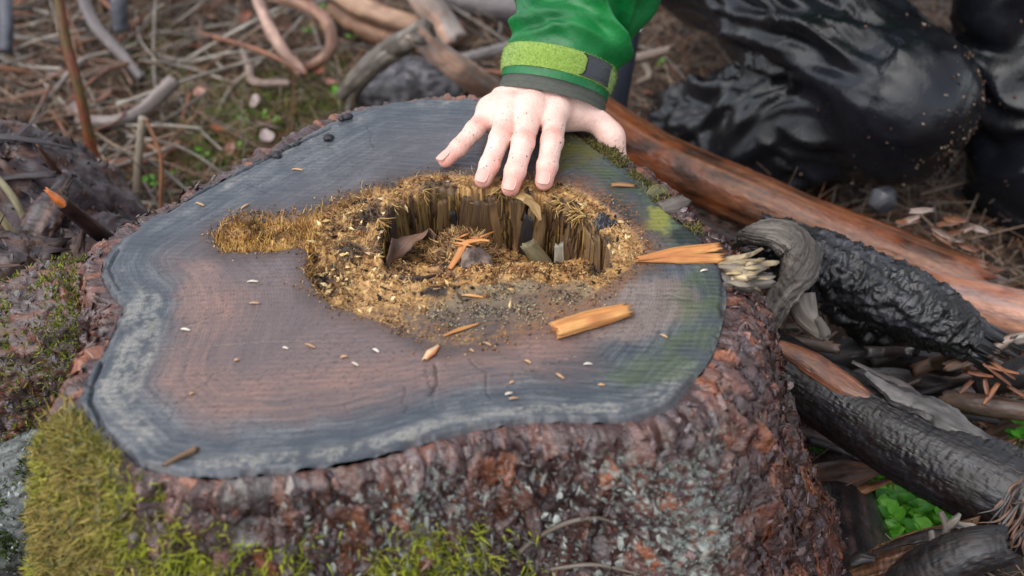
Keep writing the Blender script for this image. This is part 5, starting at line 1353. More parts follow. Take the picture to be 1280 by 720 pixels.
def slv(LL, PH):
    l, p = LL.ravel(), PH.ravel()
    cp_, sp_ = np.cos(p), np.sin(p)
    w = fbm(np.stack([l * 16, cp_ * 1.2, sp_ * 1.2], 1), 2, 517)
    d = .010 * fbm(np.stack([l * 9, cp_ * .9, sp_ * .9], 1) + 4, 2, 518)
    rf_ = np.random.RandomState(63)
    spec = [(.030, 100, -.10, 75, .0060, .0055), (.052, 130, .22, 60, .0085, .008), (.060, 50, .55, 40, .010, .008), (.078, 95, -.35, 60, .009, .009), (.100, 150, .3, 60, .010, .010), (.098, 40, .7, 45, .012, .010), (.125, 80, -.5, 70, .010, .010), (.150, 120, .5, 70, .011, .011), (.040, 170, .25, 40, .006, .006), (.045, 20, .4, 35, .008, .008)]
    spec += [(rf_.uniform(.16, .5), rf_.uniform(0, 360), rf_.uniform(-.6, .6), rf_.uniform(40, 80), rf_.uniform(.006, .012), rf_.uniform(.008, .014)) for _ in range(30)]
    spec += [(rf_.uniform(.03, .2), rf_.uniform(0, 200), rf_.uniform(-.8, .8), rf_.uniform(14, 30), rf_.uniform(.0016, .0034), rf_.uniform(.003, .005)) for _ in range(26)]
    for l0, ph0, k_, wd_, h_, w_ in spec:                    # folds that run round the sleeve, each over part of its girth
        dp = (p - math.radians(ph0) + np.pi) % (2 * np.pi) - np.pi
        x = l - (l0 + k_ * .045 * dp + .006 * w + .006 * np.sin(2.2 * dp + l0 * 90))
        env = np.exp(-(dp / math.radians(wd_)) ** 4)
        d = d + 1.1 * h_ * env * (np.exp(-np.abs(x / w_) ** 1.5) - .6 * np.exp(-((x - 1.7 * w_) / (w_ * .9)) ** 2))
    d = d * sst(.004, .03, l)
    return d.reshape(LL.shape)
sp0 = C0 + AX * .014
sV, sQ, sL, sP, sD = sweep([sp0, sp0 + AX * .05 + [.005, 0, -.002], sp0 + AX * .12 + [.014, 0, .0], ELB + [.004, .0, .004], (ELB + SHO) / 2 + [.005, -.01, .005], SHO], [.0455, .051, .060, .064, .066, .075], [.0398, .046, .054, .062, .066, .075], 300, 170, UPS, 5, slv)
sc = np.repeat(lin(8, 104, 48, .85)[None], len(sV), 0)
sn_ = fbm(sV * 22, 3, 515)
sc = mixc(sc, lin(22, 128, 60, .85), sst(-.1, .5, sn_) * .6)
sc = mixc(sc, lin(4, 74, 40, .9), sst(.05, .5, -sn_) * .5)
jacket = put('jacket_sleeve', sV, sQ, MAT['jacket'], person, np.concatenate([sc, np.full((len(sV), 1), .48)], 1))
iV, iQ, *_ = sweep([C0 - AX * .004, C0 + AX * .012, C0 + AX * .04], [.0465, .0440, .0430], [.0385, .0370, .036], 40, 120, UPS, 6, lambda l, p: .0005 * np.sin(l / .0052 * 2 * np.pi + .6 * np.cos(p * 2)) + .0004 * np.sin(3 * p + 1))
inner_c = put('inner_cuff', iV, iQ, MAT['cuff'], person)
hV2, hQ2, *_ = sweep([C0 + AX * .0075, C0 + AX * .016, C0 + AX * .026], [.0462, .0460, .0460], [.0396, .0396, .0396], 24, 120, UPS, 6, lambda l, p: .0002 * np.sin(5 * p + 1))
put('cuff_hem', hV2, hQ2, MAT['jacket'], person, np.concatenate([np.repeat(lin(8, 96, 48, .9)[None], len(hV2), 0), np.full((len(hV2), 1), .4)], 1))
strapc = [C0 + AX * .0145, C0 + AX * .0165, C0 + AX * .0245, C0 + AX * .0325, C0 + AX * .0345]
tV, tQ, *_ = sweep(strapc, [.0464, .0476, .0480, .0480, .0468], [.0402, .0414, .0420, .0422, .0410], 40, 160, UPS, 7, lambda l, p: .0004 * ridged(np.stack([l.ravel() * 400, np.cos(p.ravel()) * 14, np.sin(p.ravel()) * 14], 1), 2, 516).reshape(l.shape))
strap = put('cuff_strap', tV, tQ, MAT['strap'], person)
rf = np.random.RandomState(77)
fi_ = rf.randint(len(tV), size=9000); tN = vnormals(tV, tQ)
tN = tN * np.sign(((tV - tV.mean(0)) * tN).sum(1).mean())
V1, F1, C1 = spikes(tV[fi_] + rf.normal(size=(9000, 3)) * .0005, tN[fi_] + .8 * rf.normal(size=(9000, 3)), rf.uniform(.0008, .002, 9000), .00035, pick(rf, 9000, [lin(150, 180, 80, .85), lin(120, 156, 60, .85), lin(176, 200, 110, .85)], .15), .9, .6, rf, 0.0, 1)
tag(put('strap_pile', V1, F1, MAT['fibre'], strap, C1), kind='stuff')
# black rubber end of the strap, to the thumb side
T_, A_ = AX, unit(np.cross(AX, UPS)); B_ = np.cross(A_, T_)
tv = []
na_, nl_ = 24, 14
for i_ in range(nl_):
    for k in range(na_):
        s = i_ / (nl_ - 1); f = k / (na_ - 1)
        an = math.radians(60 - 34 * f)
        ll = .0152 + .0185 * s
        cx_ = abs(s - .5) * 2
        an += math.radians(5) * (cx_ ** 6) * (1 if f < .5 else -1) * (abs(f - .5) * 2) ** 4
        tv.append(C0 + T_ * ll + (A_ * math.cos(an) * .0494 + B_ * math.sin(an) * .0437) * (1 - .02 * cx_ ** 4))
tv = np.array(tv)
tq = np.array([[i_ * na_ + k, i_ * na_ + k + 1, (i_ + 1) * na_ + k + 1, (i_ + 1) * na_ + k] for i_ in range(nl_ - 1) for k in range(na_ - 1)])
inn = tv - unit(tv - (C0 + T_ * .025)) * .0032
rim = np.concatenate([np.arange(na_), na_ * np.arange(1, nl_) + na_ - 1, na_ * (nl_ - 1) + np.arange(na_ - 2, -1, -1), na_ * np.arange(nl_ - 2, 0, -1)])
put('strap_tab', np.concatenate([tv, inn]), np.concatenate([tq, tq[:, ::-1] + len(tv), np.stack([rim, np.roll(rim, -1), np.roll(rim, -1) + len(tv), rim + len(tv)], 1)]), MAT['tab'], strap)

# --- jacket body
def jacket_sdf(p):
    d = cone(p, PEL + [0, 0, .05], CHE, .155, .150)
    d = smin(d, cone(p, CHE, NEC - [0, 0, .03], .14, .07), .05)
    d = smin(d, cone(p, SHO, SHL, .072, .072), .05)
    d = smin(d, cone(p, SHO, (SHO + ELB) / 2, .072, .062), .03)
    d = smin(d, cone(p, SHL, ELL, .072, .058), .03)
    d = smin(d, cone(p, ELL, HNL * .85 + ELL * .15, .058, .042), .03)
    return np.maximum(d, -(p[:, 2] - .34))
jp_, js_, jo_ = grid_pts([-.02, 1.2, .3], [.78, 1.86, 1.0], .010)
jV, jQ = surface_nets(jacket_sdf(jp_).reshape(js_), jo_, .010)
jQ = orient(jV - jV.mean(0), jQ); jN = vnormals(jV, jQ)
jV = jV + jN * (.010 * ridged(jV * [7, 7, 14], 3, 521))[:, None]
put('jacket', jV, jQ, MAT['jacket'], person, np.concatenate([np.repeat(lin(12, 108, 52, .9)[None], len(jV), 0), np.full((len(jV), 1), .38)], 1))

# --- trousers
CROOK = KNR * .62 + (HIPR + ANR) / 2 * .38
def trouser_sdf(p):
    d = cone(p, HIPR, KNR, .100, .074)
    d = smin(d, cone(p, KNR + unit(KNR - HIPR) * .006, KNR - [0, 0, .035], .073, .064), .03)
    cal = cone(p, KNR - [0.006, -.01, .04], KNR * .45 + ANR * .55 - [0, 0, .012], .064, .070)
    cal = smin(cal, cone(p, KNR * .45 + ANR * .55 - [0, 0, .012], ANR, .070, .060), .03)
    d = smin(d, cal, .014)
    d = smin(d, cone(p, HIPR, PEL, .11, .15), .04)
    d = smin(d, cone(p, HIPL, PEL, .10, .15), .04)
    l2 = smin(cone(p, HIPL, KNL, .10, .080), cone(p, KNL, KNL * .4 + ANL * .6, .080, .092), .04)
    l2 = smin(l2, cone(p, KNL * .4 + ANL * .6, ANL, .092, .085), .03)
    return smin(d, l2, .015)
qp_, qs_, qo_ = grid_pts([-.02, 1.08, .02], [.82, 1.86, .64], .0043)
td = trouser_sdf(qp_)
rV, rQ = surface_nets(td.reshape(qs_), qo_, .0043)
rQ = orient(rV - rV.mean(0), rQ); rN = vnormals(rV, rQ)
# right leg: long folds that sweep from the seat to the knee; left leg: level bunching
def limb(p, a, b):
    e = b - a; L = np.linalg.norm(e); e = e / L
    w = p - a; t = w @ e / L
    r = w - (w @ e)[:, None] * e
    u1 = unit(np.cross(e, [0, 0, 1.0])); u2 = np.cross(u1, e)
    return t, np.arctan2(r @ u2, r @ u1)
is_th = cone(rV.astype(np.float32), HIPR, KNR, .1, .074)
is_ca = cone(rV.astype(np.float32), KNR, ANR, .074, .07)
is_l = np.minimum(cone(rV.astype(np.float32), HIPL, KNL, .1, .08), cone(rV.astype(np.float32), KNL, ANL, .08, .088))
wr_ = sst(.03, -.01, np.minimum(is_th, is_ca) - is_l)
wc_ = sst(.012, -.012, is_ca - is_th)
t1, f1_ = limb(rV, HIPR, KNR); t2, f2_ = limb(rV, KNR, ANR)
wv = fbm(rV * 8, 2, 531); wv2 = fbm(rV * 17 + 5, 2, 541)
kdist = np.linalg.norm(rV - KNR, axis=1)
def folds(t, f, spec):                                       # each fold: start angle, end angle, t range, height, width (radians), sway
    out = np.zeros(len(t))
    for f0, f1, ta, tb, hgt_, wd, sway in spec:
        s = np.clip((t - ta) / (tb - ta), 0, 1)
        cen = f0 + (f1 - f0) * s + sway * np.sin(s * 5 + f0 * 3) + .10 * wv
        x = (f - cen + np.pi) % (2 * np.pi) - np.pi
        env = np.sin(np.pi * s) ** .7
        w = wd * (.7 + .5 * s)
        out += 1.45 * hgt_ * env * (np.exp(-np.abs(x / w) ** 1.4) - .55 * np.exp(-((x - 1.5 * w) / (w * .8)) ** 2))
    return out
rq = np.random.RandomState(91)
TH = [(math.radians(rq.uniform(-45, 150)), 0, rq.uniform(-.1, .5), 0, rq.uniform(.003, .008), rq.uniform(.07, .16), rq.uniform(-.12, .12)) for _ in range(20)]
TH = [(a, a * .65 + math.radians(18) + rq.uniform(-.2, .2), c, c + rq.uniform(.35, .7), h, w, s_) for a, _, c, _, h, w, s_ in TH]
TH += [(.35, 1.15, .42, .98, .013, .17, .10), (.05, .75, .40, .95, .012, .15, -.08), (-.35, .25, .35, .98, .014, .18, .12), (-.75, -.15, .3, .95, .010, .15, .05), (.9, 1.5, .30, .9, .009, .14, .08), (1.3, 1.9, .1, .8, .010, .16, -.1), (.65, .5, -.1, .55, .009, .13, .1), (1.0, .8, -.1, .5, .008, .13, -.1)]
CA = [(a, a + rq.uniform(-.5, .5), c, c + rq.uniform(.3, .6), rq.uniform(.004, .010), rq.uniform(.10, .22), rq.uniform(-.2, .2)) for a, c in zip(rq.uniform(-2.5, 2.5, 18), rq.uniform(.1, .7, 18))]
TH += [(a, a + rq.uniform(-.4, .7), c, c + rq.uniform(.12, .35), rq.uniform(.0015, .0034), rq.uniform(.035, .07), rq.uniform(-.15, .15)) for a, c in zip(rq.uniform(-.9, 2.4, 46), rq.uniform(.0, .68, 46))]
CA += [(a, a + rq.uniform(-.8, .8), c, c + rq.uniform(.15, .3), rq.uniform(.0015, .004), rq.uniform(.04, .08), rq.uniform(-.2, .2)) for a, c in zip(rq.uniform(-2.5, 2.5, 30), rq.uniform(.15, .75, 30))]
TH += [(-.55, .35, .55, 1.15, .010, .12, .1), (-.15, .6, .62, 1.15, .009, .10, -.06), (.35, .9, .6, 1.1, .008, .10, .08), (-.95, -.3, .5, 1.1, .010, .13, .05), (.8, 1.25, .62, 1.1, .007, .09, -.05)]
CA += [(a, a + rq.uniform(-.7, .7), c, c + rq.uniform(.25, .5), rq.uniform(.002, .0055), rq.uniform(.10, .18), rq.uniform(-.2, .2)) for a, c in zip(rq.uniform(-np.pi, np.pi, 26), rq.uniform(.0, .7, 26))]
TF, CF = folds(t1, f1_, TH), folds(t2, f2_, CA)
crk = sst(.02, .0, np.abs(is_ca - is_th)) * sst(.05, .12, kdist)              # squeezed between thigh and calf
A3 = ridged(np.stack([t1 * 9 + 1.5 * wv, np.cos(f1_) * 2 + wv2, np.sin(f1_) * 2], 1) + 1.2, 2, 544)
thf, caf = TF, CF + .009 * (ridged(np.stack([t2 * 7 + .8 * wv, np.cos(f2_) * .9, np.sin(f2_) * .9], 1) + 3, 1, 546) - .3) * sst(.45, .8, t2) + .011 * (ridged(np.stack([np.cos(f2_) * 2.1 + .6 * wv, np.sin(f2_) * 2.1, t2 * 2.2], 1) + 8, 2, 547) - .3) * sst(.65, .9, t2)
wob = ridged(rV * [9, 9, 16] + 4, 3, 533)
lvl = ridged(np.stack([rV[:, 0] * 4, rV[:, 1] * 4, rV[:, 2] * 20 + 1.2 * wv], 1), 1, 535)
cap = .38 + .62 * sst(.05, .11, kdist)
dv = wr_ * (((1 - wc_) * thf + wc_ * caf) * cap + .003 * A3 * crk + .0010 * fbm(rV * 30, 2, 536)) + (1 - wr_) * (.012 * (lvl - .2))
rV = rV + rN * dv[:, None]
tcol = np.repeat(lin(20, 21, 25, .7)[None], len(rV), 0)
tcol = mixc(tcol, lin(28, 30, 38, .7), sst(-.2, .4, fbm(rV * 12, 3, 537)))
spk = sst(.42, .52, fbm(rV * 120, 2, 538)) * sst(.09, .04, np.linalg.norm(rV - (KNR + [.055, -.02, -.025]), axis=1))
tcol = mixc(tcol, lin(110, 90, 76, .8), spk * .9)
mud = sst(.07, .03, np.linalg.norm(rV - (KNR + [.06, -.01, -.035]), axis=1)) * sst(-.1, .3, fbm(rV * 60, 3, 539))
tcol = mixc(tcol, lin(64, 50, 42, .8), mud * .7)
trou = put('trousers', rV, rQ, MAT['trousers'], person, np.concatenate([tcol, np.clip(.25 + .35 * mud + .1 * fbm(rV * 30, 2, 540), .15, .9)[:, None]], 1))
# needle bits and dirt stuck to the wet knee
rk = np.random.RandomState(29)
kd_ = np.linalg.norm(rV - (KNR + [.055, -.03, -.02]), axis=1)
w_ = np.exp(-(kd_ / .055) ** 2) + .02 * (np.linalg.norm(rV - KNR, axis=1) < .2); w_ /= w_.sum()
ki = rk.choice(len(rV), 320, replace=False, p=w_)
V1, F1, C1 = crumbs(rV[ki] + rN[ki] * .0006, rk.uniform(.001, .0038, 320), pick(rk, 320, [lin(120, 96, 80, .8), lin(84, 64, 52, .8), lin(160, 140, 124, .8), lin(60, 48, 42, .8)], .2), rk, .7, 2.0)
tag(put('dirt_specks', V1, F1, MAT['fibre'], trou, C1), kind='stuff')
# stitched seam along the thigh
sp_ = []
for t in np.linspace(.08, .72, 26):
    ft = math.radians(52) - math.radians(34) * t
    w = ((t1 - t) / .03) ** 2 + ((f1_ - ft) / .08) ** 2 + 40 * (wc_ + (1 - wr_))
    i_ = np.argsort(w)[:6]
    sp_.append(rV[i_].mean(0) + rN[i_].mean(0) * .0012)
V, F, *_x = log_mesh(sp_, .0019, nl=140, na=8)
put('seam', V, F, MAT['tab'], trou)
# boots
for an_, tdir, nm in ((ANR, unit(np.array([.12, -.05, -.35])), 'r'), (ANL, unit(np.array([.25, -.95, 0])), 'l')):
    b1 = an_ * [1, 1, 0] + [.04, .0, .10] if nm == 'r' else an_ * [1, 1, 0] + [0, 0, .115]
    def boot(p):
        heel = b1 - tdir * .04 * [1, 1, 0]; toe = b1 + tdir * [1, 1, 0] * .17
        d = smin(cone(p, an_ + [0, 0, .06 if nm == 'l' else .0], heel, *((.050, .045) if nm == 'l' else (.034, .034))), cone(p, heel, toe - [0, 0, .012], .045 if nm == 'l' else .034, .036), .03)
        return np.maximum(d, -(p[:, 2] - (b1[2] - .045)))
    wp, ws, wo_ = grid_pts(b1 - .26, b1 + .26, .009)
    oV2, oQ2 = surface_nets(boot(wp).reshape(ws), wo_, .009)
    put('boot', oV2, oQ2, MAT['boot'], person)
# upright dark tube and metal clasp between arm and leg
tp = empty('tool_pole', PD(765, 165, 1.5))
tag(tp, 'dark grey pole with metal clasp standing between the green sleeve and the legs', 'pole')
V, F, *_r = log_mesh(path([(764, 172, 1.50), (772, 110, 1.46), (784, 40, 1.42), (800, -40, 1.38)]), .0145, nl=40, na=32)
put('shaft', V, F, MAT['tube'], tp)
V, F, *_r = log_mesh(path([(798, 40, 1.395), (801, 20, 1.39), (805, 4, 1.385)]), [.004, .007, .006], nl=24, na=20, flat=.6)
put('clasp', V, F, MAT['metal'], tp)

# ------------------------------------------------------------------ forest floor: large sticks behind the stump
gnd = lambda u, v, h=0.0: (lambda q: q + [0, 0, 0])(_hit(u, v, h))
def _hit(u, v, h):
    d = ray(u, v)
    z = .12
    for _ in range(6):
        q = P(u, v, z + h)
        z = float(ground_z(np.array([q[0]]), np.array([q[1]]))[0])
    return P(u, v, z + h)
def gpath(L):
    return [gnd(*q) for q in L]
big = [
    ('pale stripped branch running from the peak of a fork down to the sleeve', [(516, 38, .17), (548, 66, .14), (580, 90, .11), (625, 122, .07)], [.013, .0145, .0145, .013], PALE),
    ('grey forked branch sloping down left from the peak of the fork', [(530, 40, .17), (488, 62, .13), (455, 88, .09), (428, 118, .05)], [.014, .013, .011, .007], GREY),
    ('second grey forked branch below the first, bending to the ground', [(505, 55, .14), (470, 82, .10), (446, 110, .06), (436, 136, .03)], [.011, .010, .008, .005], GREY),
    ('light brown branch lying across the litter, thick end near the fork', [(392, -30, .08), (440, 2, .07), (490, 24, .06), (525, 32, .06)], [.012, .014, .015, .012], [lin(158, 124, 100, .8), lin(188, 152, 126, .8), lin(120, 90, 72, .8)]),
    ('brown branch beneath the light brown one', [(415, 12, .04), (455, 36, .035), (500, 52, .03), (545, 60, .03)], [.010, .012, .012, .009], [lin(140, 104, 80, .8), lin(110, 80, 62, .8), lin(170, 130, 104, .8)]),
    ('pinkish cut branch with a blunt end behind the fork', [(498, -40, .12), (530, 0, .10), (556, 32, .08), (570, 52, .07)], [.017, .0175, .0175, .0165], PALE),
    ('orange-red bark branch behind the fork', [(520, 30, .06), (545, 28, .06), (572, 34, .05)], [.008, .010, .007], [lin(176, 100, 68, .8), lin(140, 78, 54, .8)]),
    ('straight grey stick under the green cuff', [(560, 78, .05), (600, 68, .06), (680, 48, .07)], [.006, .0065, .006], [lin(120, 114, 112, .75), lin(150, 144, 140, .75)]),
    ('grey log lying along the back behind the sleeve', [(540, -2, .06), (600, 6, .05), (680, 12, .05), (780, 2, .05)], [.016, .018, .018, .016], [lin(116, 108, 110, .7), lin(90, 84, 86, .7), lin(140, 132, 132, .7)]),
    ('pinkish branch bent down from the back, smooth and stripped', [(308, -40, .10), (326, 10, .08), (346, 52, .06), (378, 92, .035)], [.0065, .007, .0075, .007], [lin(170, 138, 124, .8), lin(196, 160, 142, .8), lin(140, 110, 98, .8)]),
    ('curved root looping up from the foot of the stripped branch', [(372, 90, .03), (398, 78, .05), (414, 58, .08), (408, 28, .10), (384, 8, .10), (340, -4, .10)], [.006, .0065, .0075, .0075, .007, .006], [lin(136, 92, 70, .8), lin(160, 134, 118, .8), lin(100, 66, 50, .8)]),
    ('thin grey crooked stick on the litter beside the bent branch', [(304, 66, .03), (312, 84, .03), (318, 102, .03), (360, 104, .03)], [.004, .0048, .005, .004], [lin(160, 138, 128, .75), lin(130, 110, 100, .75)]),
    ('thin pale stick angled over the leg-side litter', [(770, 78, .06), (800, 72, .06), (838, 62, .08)], [.005, .0055, .005], [lin(136, 118, 108, .75), lin(110, 92, 84, .75)]),
    ('forked little stick below the thin pale stick', [(802, 74, .05), (812, 94, .04), (800, 102, .03)], [.004, .0045, .003], [lin(136, 122, 108, .75), lin(110, 98, 84, .75)]),
    ('grey curved stick in the twiggy litter', [(100, 150, .03), (140, 152, .04), (175, 140, .05), (215, 104, .06)], [.006, .007, .008, .009], [lin(150, 138, 132, .75), lin(116, 104, 100, .75)]),
    ('long grey stick leaning through the twiggy litter', [(95, -20, .08), (118, 30, .07), (150, 66, .05), (176, 98, .04)], [.006, .0075, .0075, .006], [lin(120, 112, 112, .75), lin(96, 86, 86, .75)]),
    ('dark grey upright post end at the back of the litter', [(144, -40, .14), (148, 0, .11), (152, 34, .07)], [.011, .011, .010], [lin(96, 98, 108, .7), lin(70, 70, 80, .7)]),
    ('dark grey branch at the outer edge of the twiggy litter', [(4, -30, .12), (8, 20, .09), (8, 62, .06)], [.008, .009, .008], [lin(90, 92, 102, .7), lin(66, 66, 76, .7)]),
    ('reddish-brown branch on the litter above the decayed root mass', [(140, 205, .03), (180, 200, .03), (222, 182, .03)], [.005, .0065, .005], [lin(150, 100, 80, .8), lin(120, 78, 62, .8)]),
]
for k, (lab, L, r, c) in enumerate(big):
    timber('fallen_branch', lab, 'branch', gpath(L), r, c, 600 + k, mat='dry', nl=70, na=20, lump=.18, lfreq=16, ridge=.14, iso=(.0012, 70), jag=(.006, .01), rough=.55)
chunk('wood_chunk', 'dark grey broken chunk of wood under the fork', 'wood', gnd(512, 112, .03), (.07, .045, .03), [lin(66, 64, 70, .6), lin(110, 106, 112, .6), lin(26, 23, 25, .6)], 630, amp=.35, n=50, freq=16)

# ------------------------------------------------------------------ twigs one can pick out, and the fine litter
rt_ = np.random.RandomState(31)
protos = []
TW = [GREY, BROWN, [lin(140, 112, 92, .75), lin(104, 80, 64, .75), lin(170, 146, 124, .75)], [lin(120, 76, 54, .8), lin(90, 56, 42, .8), lin(150, 100, 74, .8)], [lin(150, 140, 130, .75), lin(118, 108, 100, .75), lin(180, 172, 160, .7)]]
for k in range(10):
    L = rt_.uniform(.16, .36); cv = rt_.uniform(-.025, .025); cw = rt_.uniform(-.015, .02); cu = rt_.uniform(-.02, .02)
    r = rt_.uniform(.0013, .0034)
    V, F, lc, pc, rm = log_mesh([(-L / 2, 0, 0), (-L / 6, cv, cw), (L / 6, cv * .6 + cu, cw * .5), (L / 2, cu, 0)], [r * 1.1, r, r * .9, r * .55], nl=26, na=7, seed=k, lump=.15, lfreq=30)
    protos.append(new_mesh('twig', V, F, MAT['dry'], grain_cols(lc, pc, rm, TW[k % len(TW)], k, rough=.6), {'grain': np.stack([lc, np.cos(pc) * rm, np.sin(pc) * rm], 1)}))
def in_view(q, m=60):
    w = q - np.array([0, 0, H_CAM]); d = w[1] * CP - w[2] * SP
    u = 640 + FPX * w[0] / d; v = 360 - FPX * (w[1] * SP + w[2] * CP) / d
    return u, v, d
TG = 'dead twigs strewn over the forest floor'
cnt = 0
for k in range(4000):
    x, y = rt_.uniform(-1.0, 1.0), rt_.uniform(1.0, 2.4)
    z = float(ground_z(np.array([x]), np.array([y]))[0])
    u, v, d = in_view(np.array([x, y, z]))
    if not (-60 < u < 1330 and -40 < v < 330): continue
    if v > 130 and 230 < u < 900: continue
    if u > 840 and v < 280: continue
    if poly_sdf(np.array([[x, y]]), OUTL[::10])[0] < .10: continue
    wgt = 1.0 if u < 330 else (.45 if u < 640 else .5)
    if rt_.rand() > wgt: continue
    pi_ = rt_.randint(10)
    o = bpy.data.objects.new('twig', protos[pi_])
    COL.objects.link(o)
    o.location = (x, y, z + rt_.uniform(.004, .05) * (1 if u < 330 else .5))
    o.rotation_euler = (rt_.uniform(0, 6.3), rt_.normal() * .22, rt_.uniform(0, 6.3))
    s = rt_.uniform(.6, 1.25)
    o.scale = (s, s, s)
    tn_ = ['grey', 'brown', 'tan', 'reddish', 'pale grey-white'][pi_ % 5]
    tag(o, f'thin {tn_} dead twig lying among the needle litter behind the stump', 'twig', f'{tn_} {TG}')
    cnt += 1
    if cnt >= 290: break
# fine litter: needles, twiglets and crumbs
n = 72000
x, y = rt_.uniform(-1.35, 1.35, n), .55 + 2.3 * rt_.rand(n) ** .8
z = ground_z(x, y)
ok = poly_sdf(np.stack([x, y], 1), OUTL[::12]) > .02
x, y, z = x[ok], y[ok], z[ok]; n = len(x)
di = rt_.normal(size=(n, 3)) * [1, 1, .28]
lc_ = pick(rt_, n, [lin(120, 92, 70, .8), lin(86, 64, 50, .8), lin(172, 144, 120, .8), lin(130, 118, 110, .75), lin(140, 92, 62, .8), lin(64, 50, 42, .8), lin(166, 148, 130, .75)], .25)
V1, F1, C1 = spikes(np.stack([x, y, z + rt_.uniform(0, .018, n)], 1), di, rt_.uniform(.025, .11, n), rt_.uniform(.0009, .0024, n), lc_, .6, .3, rt_, .5, 1)
tag(put('needle_litter', V1, F1, MAT['litter'], None, C1, base=(0, 0, 0)), 'carpet of brown needles and twig bits covering the ground', 'litter', kind='stuff')
n = 9000
x, y = rt_.uniform(-1.35, 1.35, n), .55 + 2.2 * rt_.rand(n)
ok = poly_sdf(np.stack([x, y], 1), OUTL[::12]) > .02
x, y = x[ok], y[ok]; n = len(x)
V1, F1, C1 = crumbs(np.stack([x, y, ground_z(x, y) + .003], 1), rt_.uniform(.004, .016, n), pick(rt_, n, [lin(60, 48, 42, .8), lin(96, 72, 58, .8), lin(130, 104, 84, .8), lin(44, 36, 34, .8), lin(110, 104, 104, .7)], .25), rt_, .6)
tag(put('wood_debris', V1, F1, MAT['litter'], None, C1, base=(0, 0, 0), smooth=False), 'bits of bark and wood scattered through the needles', 'debris', kind='stuff')
# dead leaves
def leaf_mesh(name, mat, col, w=.5, curl=.25, n=7, seed=0):
    r = np.random.RandomState(seed)
    V, C = [], []
    for i_ in range(n):
        t = i_ / (n - 1)
        hw = w * math.sin(math.pi * min(t * .92 + .06, 1)) ** .8 * .5
        for j_ in (-1, -.5, 0, .5, 1):
            V.append((hw * j_, t, curl * (t - .5) ** 2 + .18 * abs(hw * j_) * (1 + .5 * math.sin(t * 9 + seed)) - .02 * math.cos(j_ * 3)))
            C.append(np.asarray(col) * (1.0 + .12 * r.uniform(-1, 1)) * (1.12 if j_ == 0 else 1))
    Q = [(i_ * 5 + k, i_ * 5 + k + 1, i_ * 5 + k + 6, i_ * 5 + k + 5) for i_ in range(n - 1) for k in range(4)]
    return new_mesh(name, np.array(V), np.array(Q), MAT[mat], np.concatenate([np.array(C), np.full((len(C), 1), .38)], 1))
dl = [leaf_mesh('dead_leaf', 'deadleaf', c, .6, .5, seed=k) for k, c in enumerate([lin(150, 84, 56, .8), lin(176, 128, 112, .8), lin(120, 80, 60, .8), lin(168, 150, 146, .75), lin(170, 76, 40, .8)])]
spots = [(357, 45, .05, 1), (395, 94, .03, 0), (262, 160, .035, 4), (296, 28, .04, 0), (318, 155, .05, 3), (330, 165, .045, 3), (60, 95, .05, 3), (90, 148, .055, 3), (200, 185, .03, 0), (255, 120, .04, 1), (120, 130, .04, 2), (40, 75, .04, 2), (226, 60, .035, 1), (262, 22, .03, 1), (152, 235, .04, 3), (20, 60, .04, 0), (460, 100, .03, 2), (420, 105, .03, 1), (640, 40, .03, 2), (815, 120, .04, 2), (830, 140, .04, 1), (320, 120, .04, 3), (290, 178, .03, 1), (210, 160, .03, 2), (100, 230, .04, 2), (60, 180, .05, 1)]
for k, (u, v, s, c) in enumerate(spots):
    o = bpy.data.objects.new('dead_leaf', dl[c]); COL.objects.link(o)
    q = gnd(u, v, .022)
    o.location = tuple(q); s *= .7
    o.scale = (s, s, s); o.rotation_euler = (rt_.normal() * .3, rt_.normal() * .3, rt_.uniform(0, 6.3))
    nm = ['rust-brown', 'pinkish tan', 'dull brown', 'pale grey', 'bright orange'][c]
    tag(o, f'{nm} curled dead leaf lying on the litter behind the stump', 'leaf', f'{nm} dead leaves on the litter')
# ------------------------------------------------------------------ green seedlings
gl = [leaf_mesh('leaf', 'leaf', c, w_, .35, seed=10 + k) for k, (c, w_) in enumerate([(lin(110, 186, 54, .9), .75), (lin(140, 212, 80, .9), .8), (lin(74, 146, 40, .9), .7), (lin(150, 204, 96, .9), .45)])]
def seedling(q, size, nleaf, seed, label, group=None, kinds=(0, 1, 2)):
    r = np.random.RandomState(seed)
    e = empty('seedling', q)
    tag(e, label, 'plant', group)
    top = q + [r.normal() * .006, r.normal() * .006, size * .9]
    V, F, lc, pc, rm = log_mesh([q - [0, 0, .01], (q + top) / 2 + [.003, 0, 0], top], [.0014, .0012, .0008], nl=12, na=6)
    put('stem', V, F, MAT['leaf'], e, np.concatenate([np.repeat(lin(110, 120, 60, .7)[None], len(V), 0), np.full((len(V), 1), .5)], 1))
    for k in range(nleaf):
        o = bpy.data.objects.new('leaf', gl[kinds[r.randint(len(kinds))]]); COL.objects.link(o)
        o.parent = e
        h = size * (.45 + .5 * k / nleaf)
        o.location = (r.normal() * .2 * size, r.normal() * .2 * size, h)
        s = size * r.uniform(.32, .55)
        o.scale = (s, s, s)
        o.rotation_euler = (r.uniform(-.2, .45), r.normal() * .25, k * 2.4 + r.uniform(-.5, .5))
    return e
SG = 'seedlings growing below the black log'
for k, (u, v, s) in enumerate([(1092, 612, .034), (1112, 630, .036), (1134, 610, .034), (1150, 640, .038), (1105, 655, .036), (1130, 662, .034), (1165, 622, .034), (1180, 645, .034), (1142, 592, .03), (1088, 640, .03), (1196, 632, .03), (1158, 600, .03), (1120, 596, .03), (1075, 655, .028), (1100, 598, .03), (1145, 622, .034), (1120, 645, .034), (1172, 605, .03), (1188, 618, .03), (1160, 656, .034), (1095, 668, .03), (1205, 645, .03)]):
    seedling(gnd(u, v + 26, .0), s * 1.1, 14, 700 + k, 'bright green leafy seedling under the black log beside the golden broken log', SG)
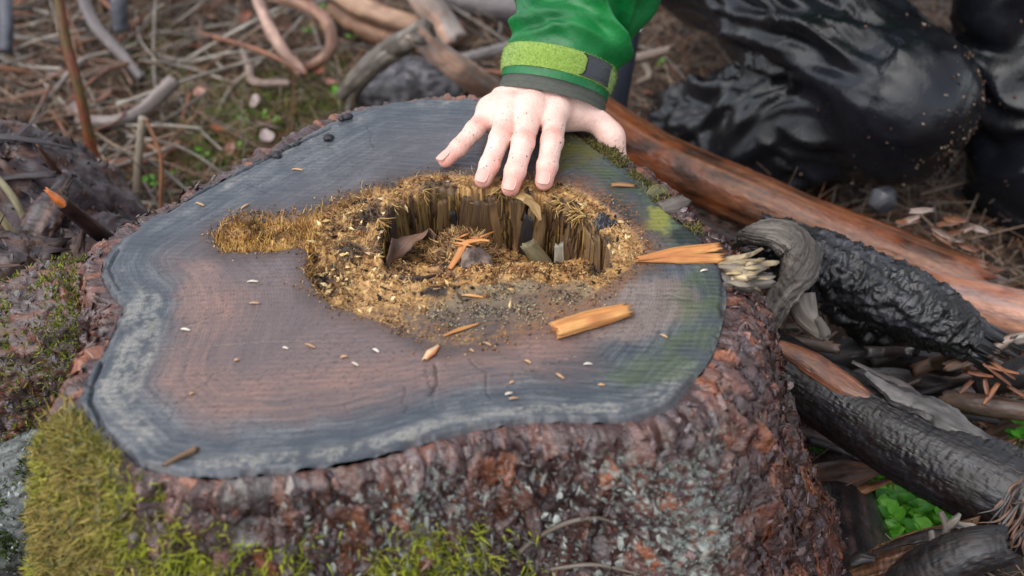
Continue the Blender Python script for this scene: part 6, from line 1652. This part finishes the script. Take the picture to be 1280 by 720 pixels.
for k, (u, v, s) in enumerate([(1030, 572, .03), (1044, 568, .028), (1018, 580, .026)]):
    seedling(gnd(u, v + 10, .0), s, 6, 720 + k, 'small green seedling in the dark between stump and black log', 'seedlings beside the stump foot')
for k, (u, v) in enumerate([(1268, 552), (1278, 545)]):
    seedling(gnd(u, v + 8, .05), .03, 5, 730 + k, 'dim green seedling above the torn end of the black log', 'seedlings above the torn end', (2,))
BGS = [(400, 22, .05), (412, 40, .05), (388, 40, .04), (428, 122, .045), (420, 118, .035), (262, 200, .035), (248, 192, .03), (300, 150, .03), (330, 148, .03), (345, 152, .03), (235, 108, .03), (190, 232, .04), (140, 272, .035), (40, 195, .035), (300, 186, .03), (440, 46, .04), (826, 82, .035), (220, 218, .03), (660, 70, .035), (48, 232, .03)]
for k, (u, v, s) in enumerate(BGS):
    seedling(gnd(u, v + 8, .0), s * .6, 6, 740 + k, 'small pale green seedling in the litter behind the stump', 'seedlings in the litter behind the stump', (0, 1, 3))
n = 2600
gx_, gy_ = [], []
for (u, v) in [(330, 140), (410, 110), (360, 130), (300, 170), (260, 190), (230, 205), (440, 130), (390, 140), (180, 70), (240, 105)]:
    q = gnd(u, v); gx_.append(q[0] + rt_.normal(size=260) * .045); gy_.append(q[1] + rt_.normal(size=260) * .045)
gx_, gy_ = np.concatenate(gx_), np.concatenate(gy_)
ok = poly_sdf(np.stack([gx_, gy_], 1), OUTL[::12]) > .03
gx_, gy_ = gx_[ok], gy_[ok]; n = len(gx_)
V1, F1, C1 = spikes(np.stack([gx_, gy_, ground_z(gx_, gy_)], 1), rt_.normal(size=(n, 3)) * [.6, .6, .2] + [0, 0, .7], rt_.uniform(.012, .04, n), rt_.uniform(.0012, .003, n), pick(rt_, n, [lin(120, 140, 60, .75), lin(150, 160, 90, .75), lin(96, 110, 48, .75), lin(140, 130, 80, .75)], .25), .6, .4, rt_)
tag(put('grass_tufts', V1, F1, MAT['moss'], None, C1, base=(0, 0, 0)), 'thin mossy grass growing through the litter behind the stump', 'grass', kind='stuff')
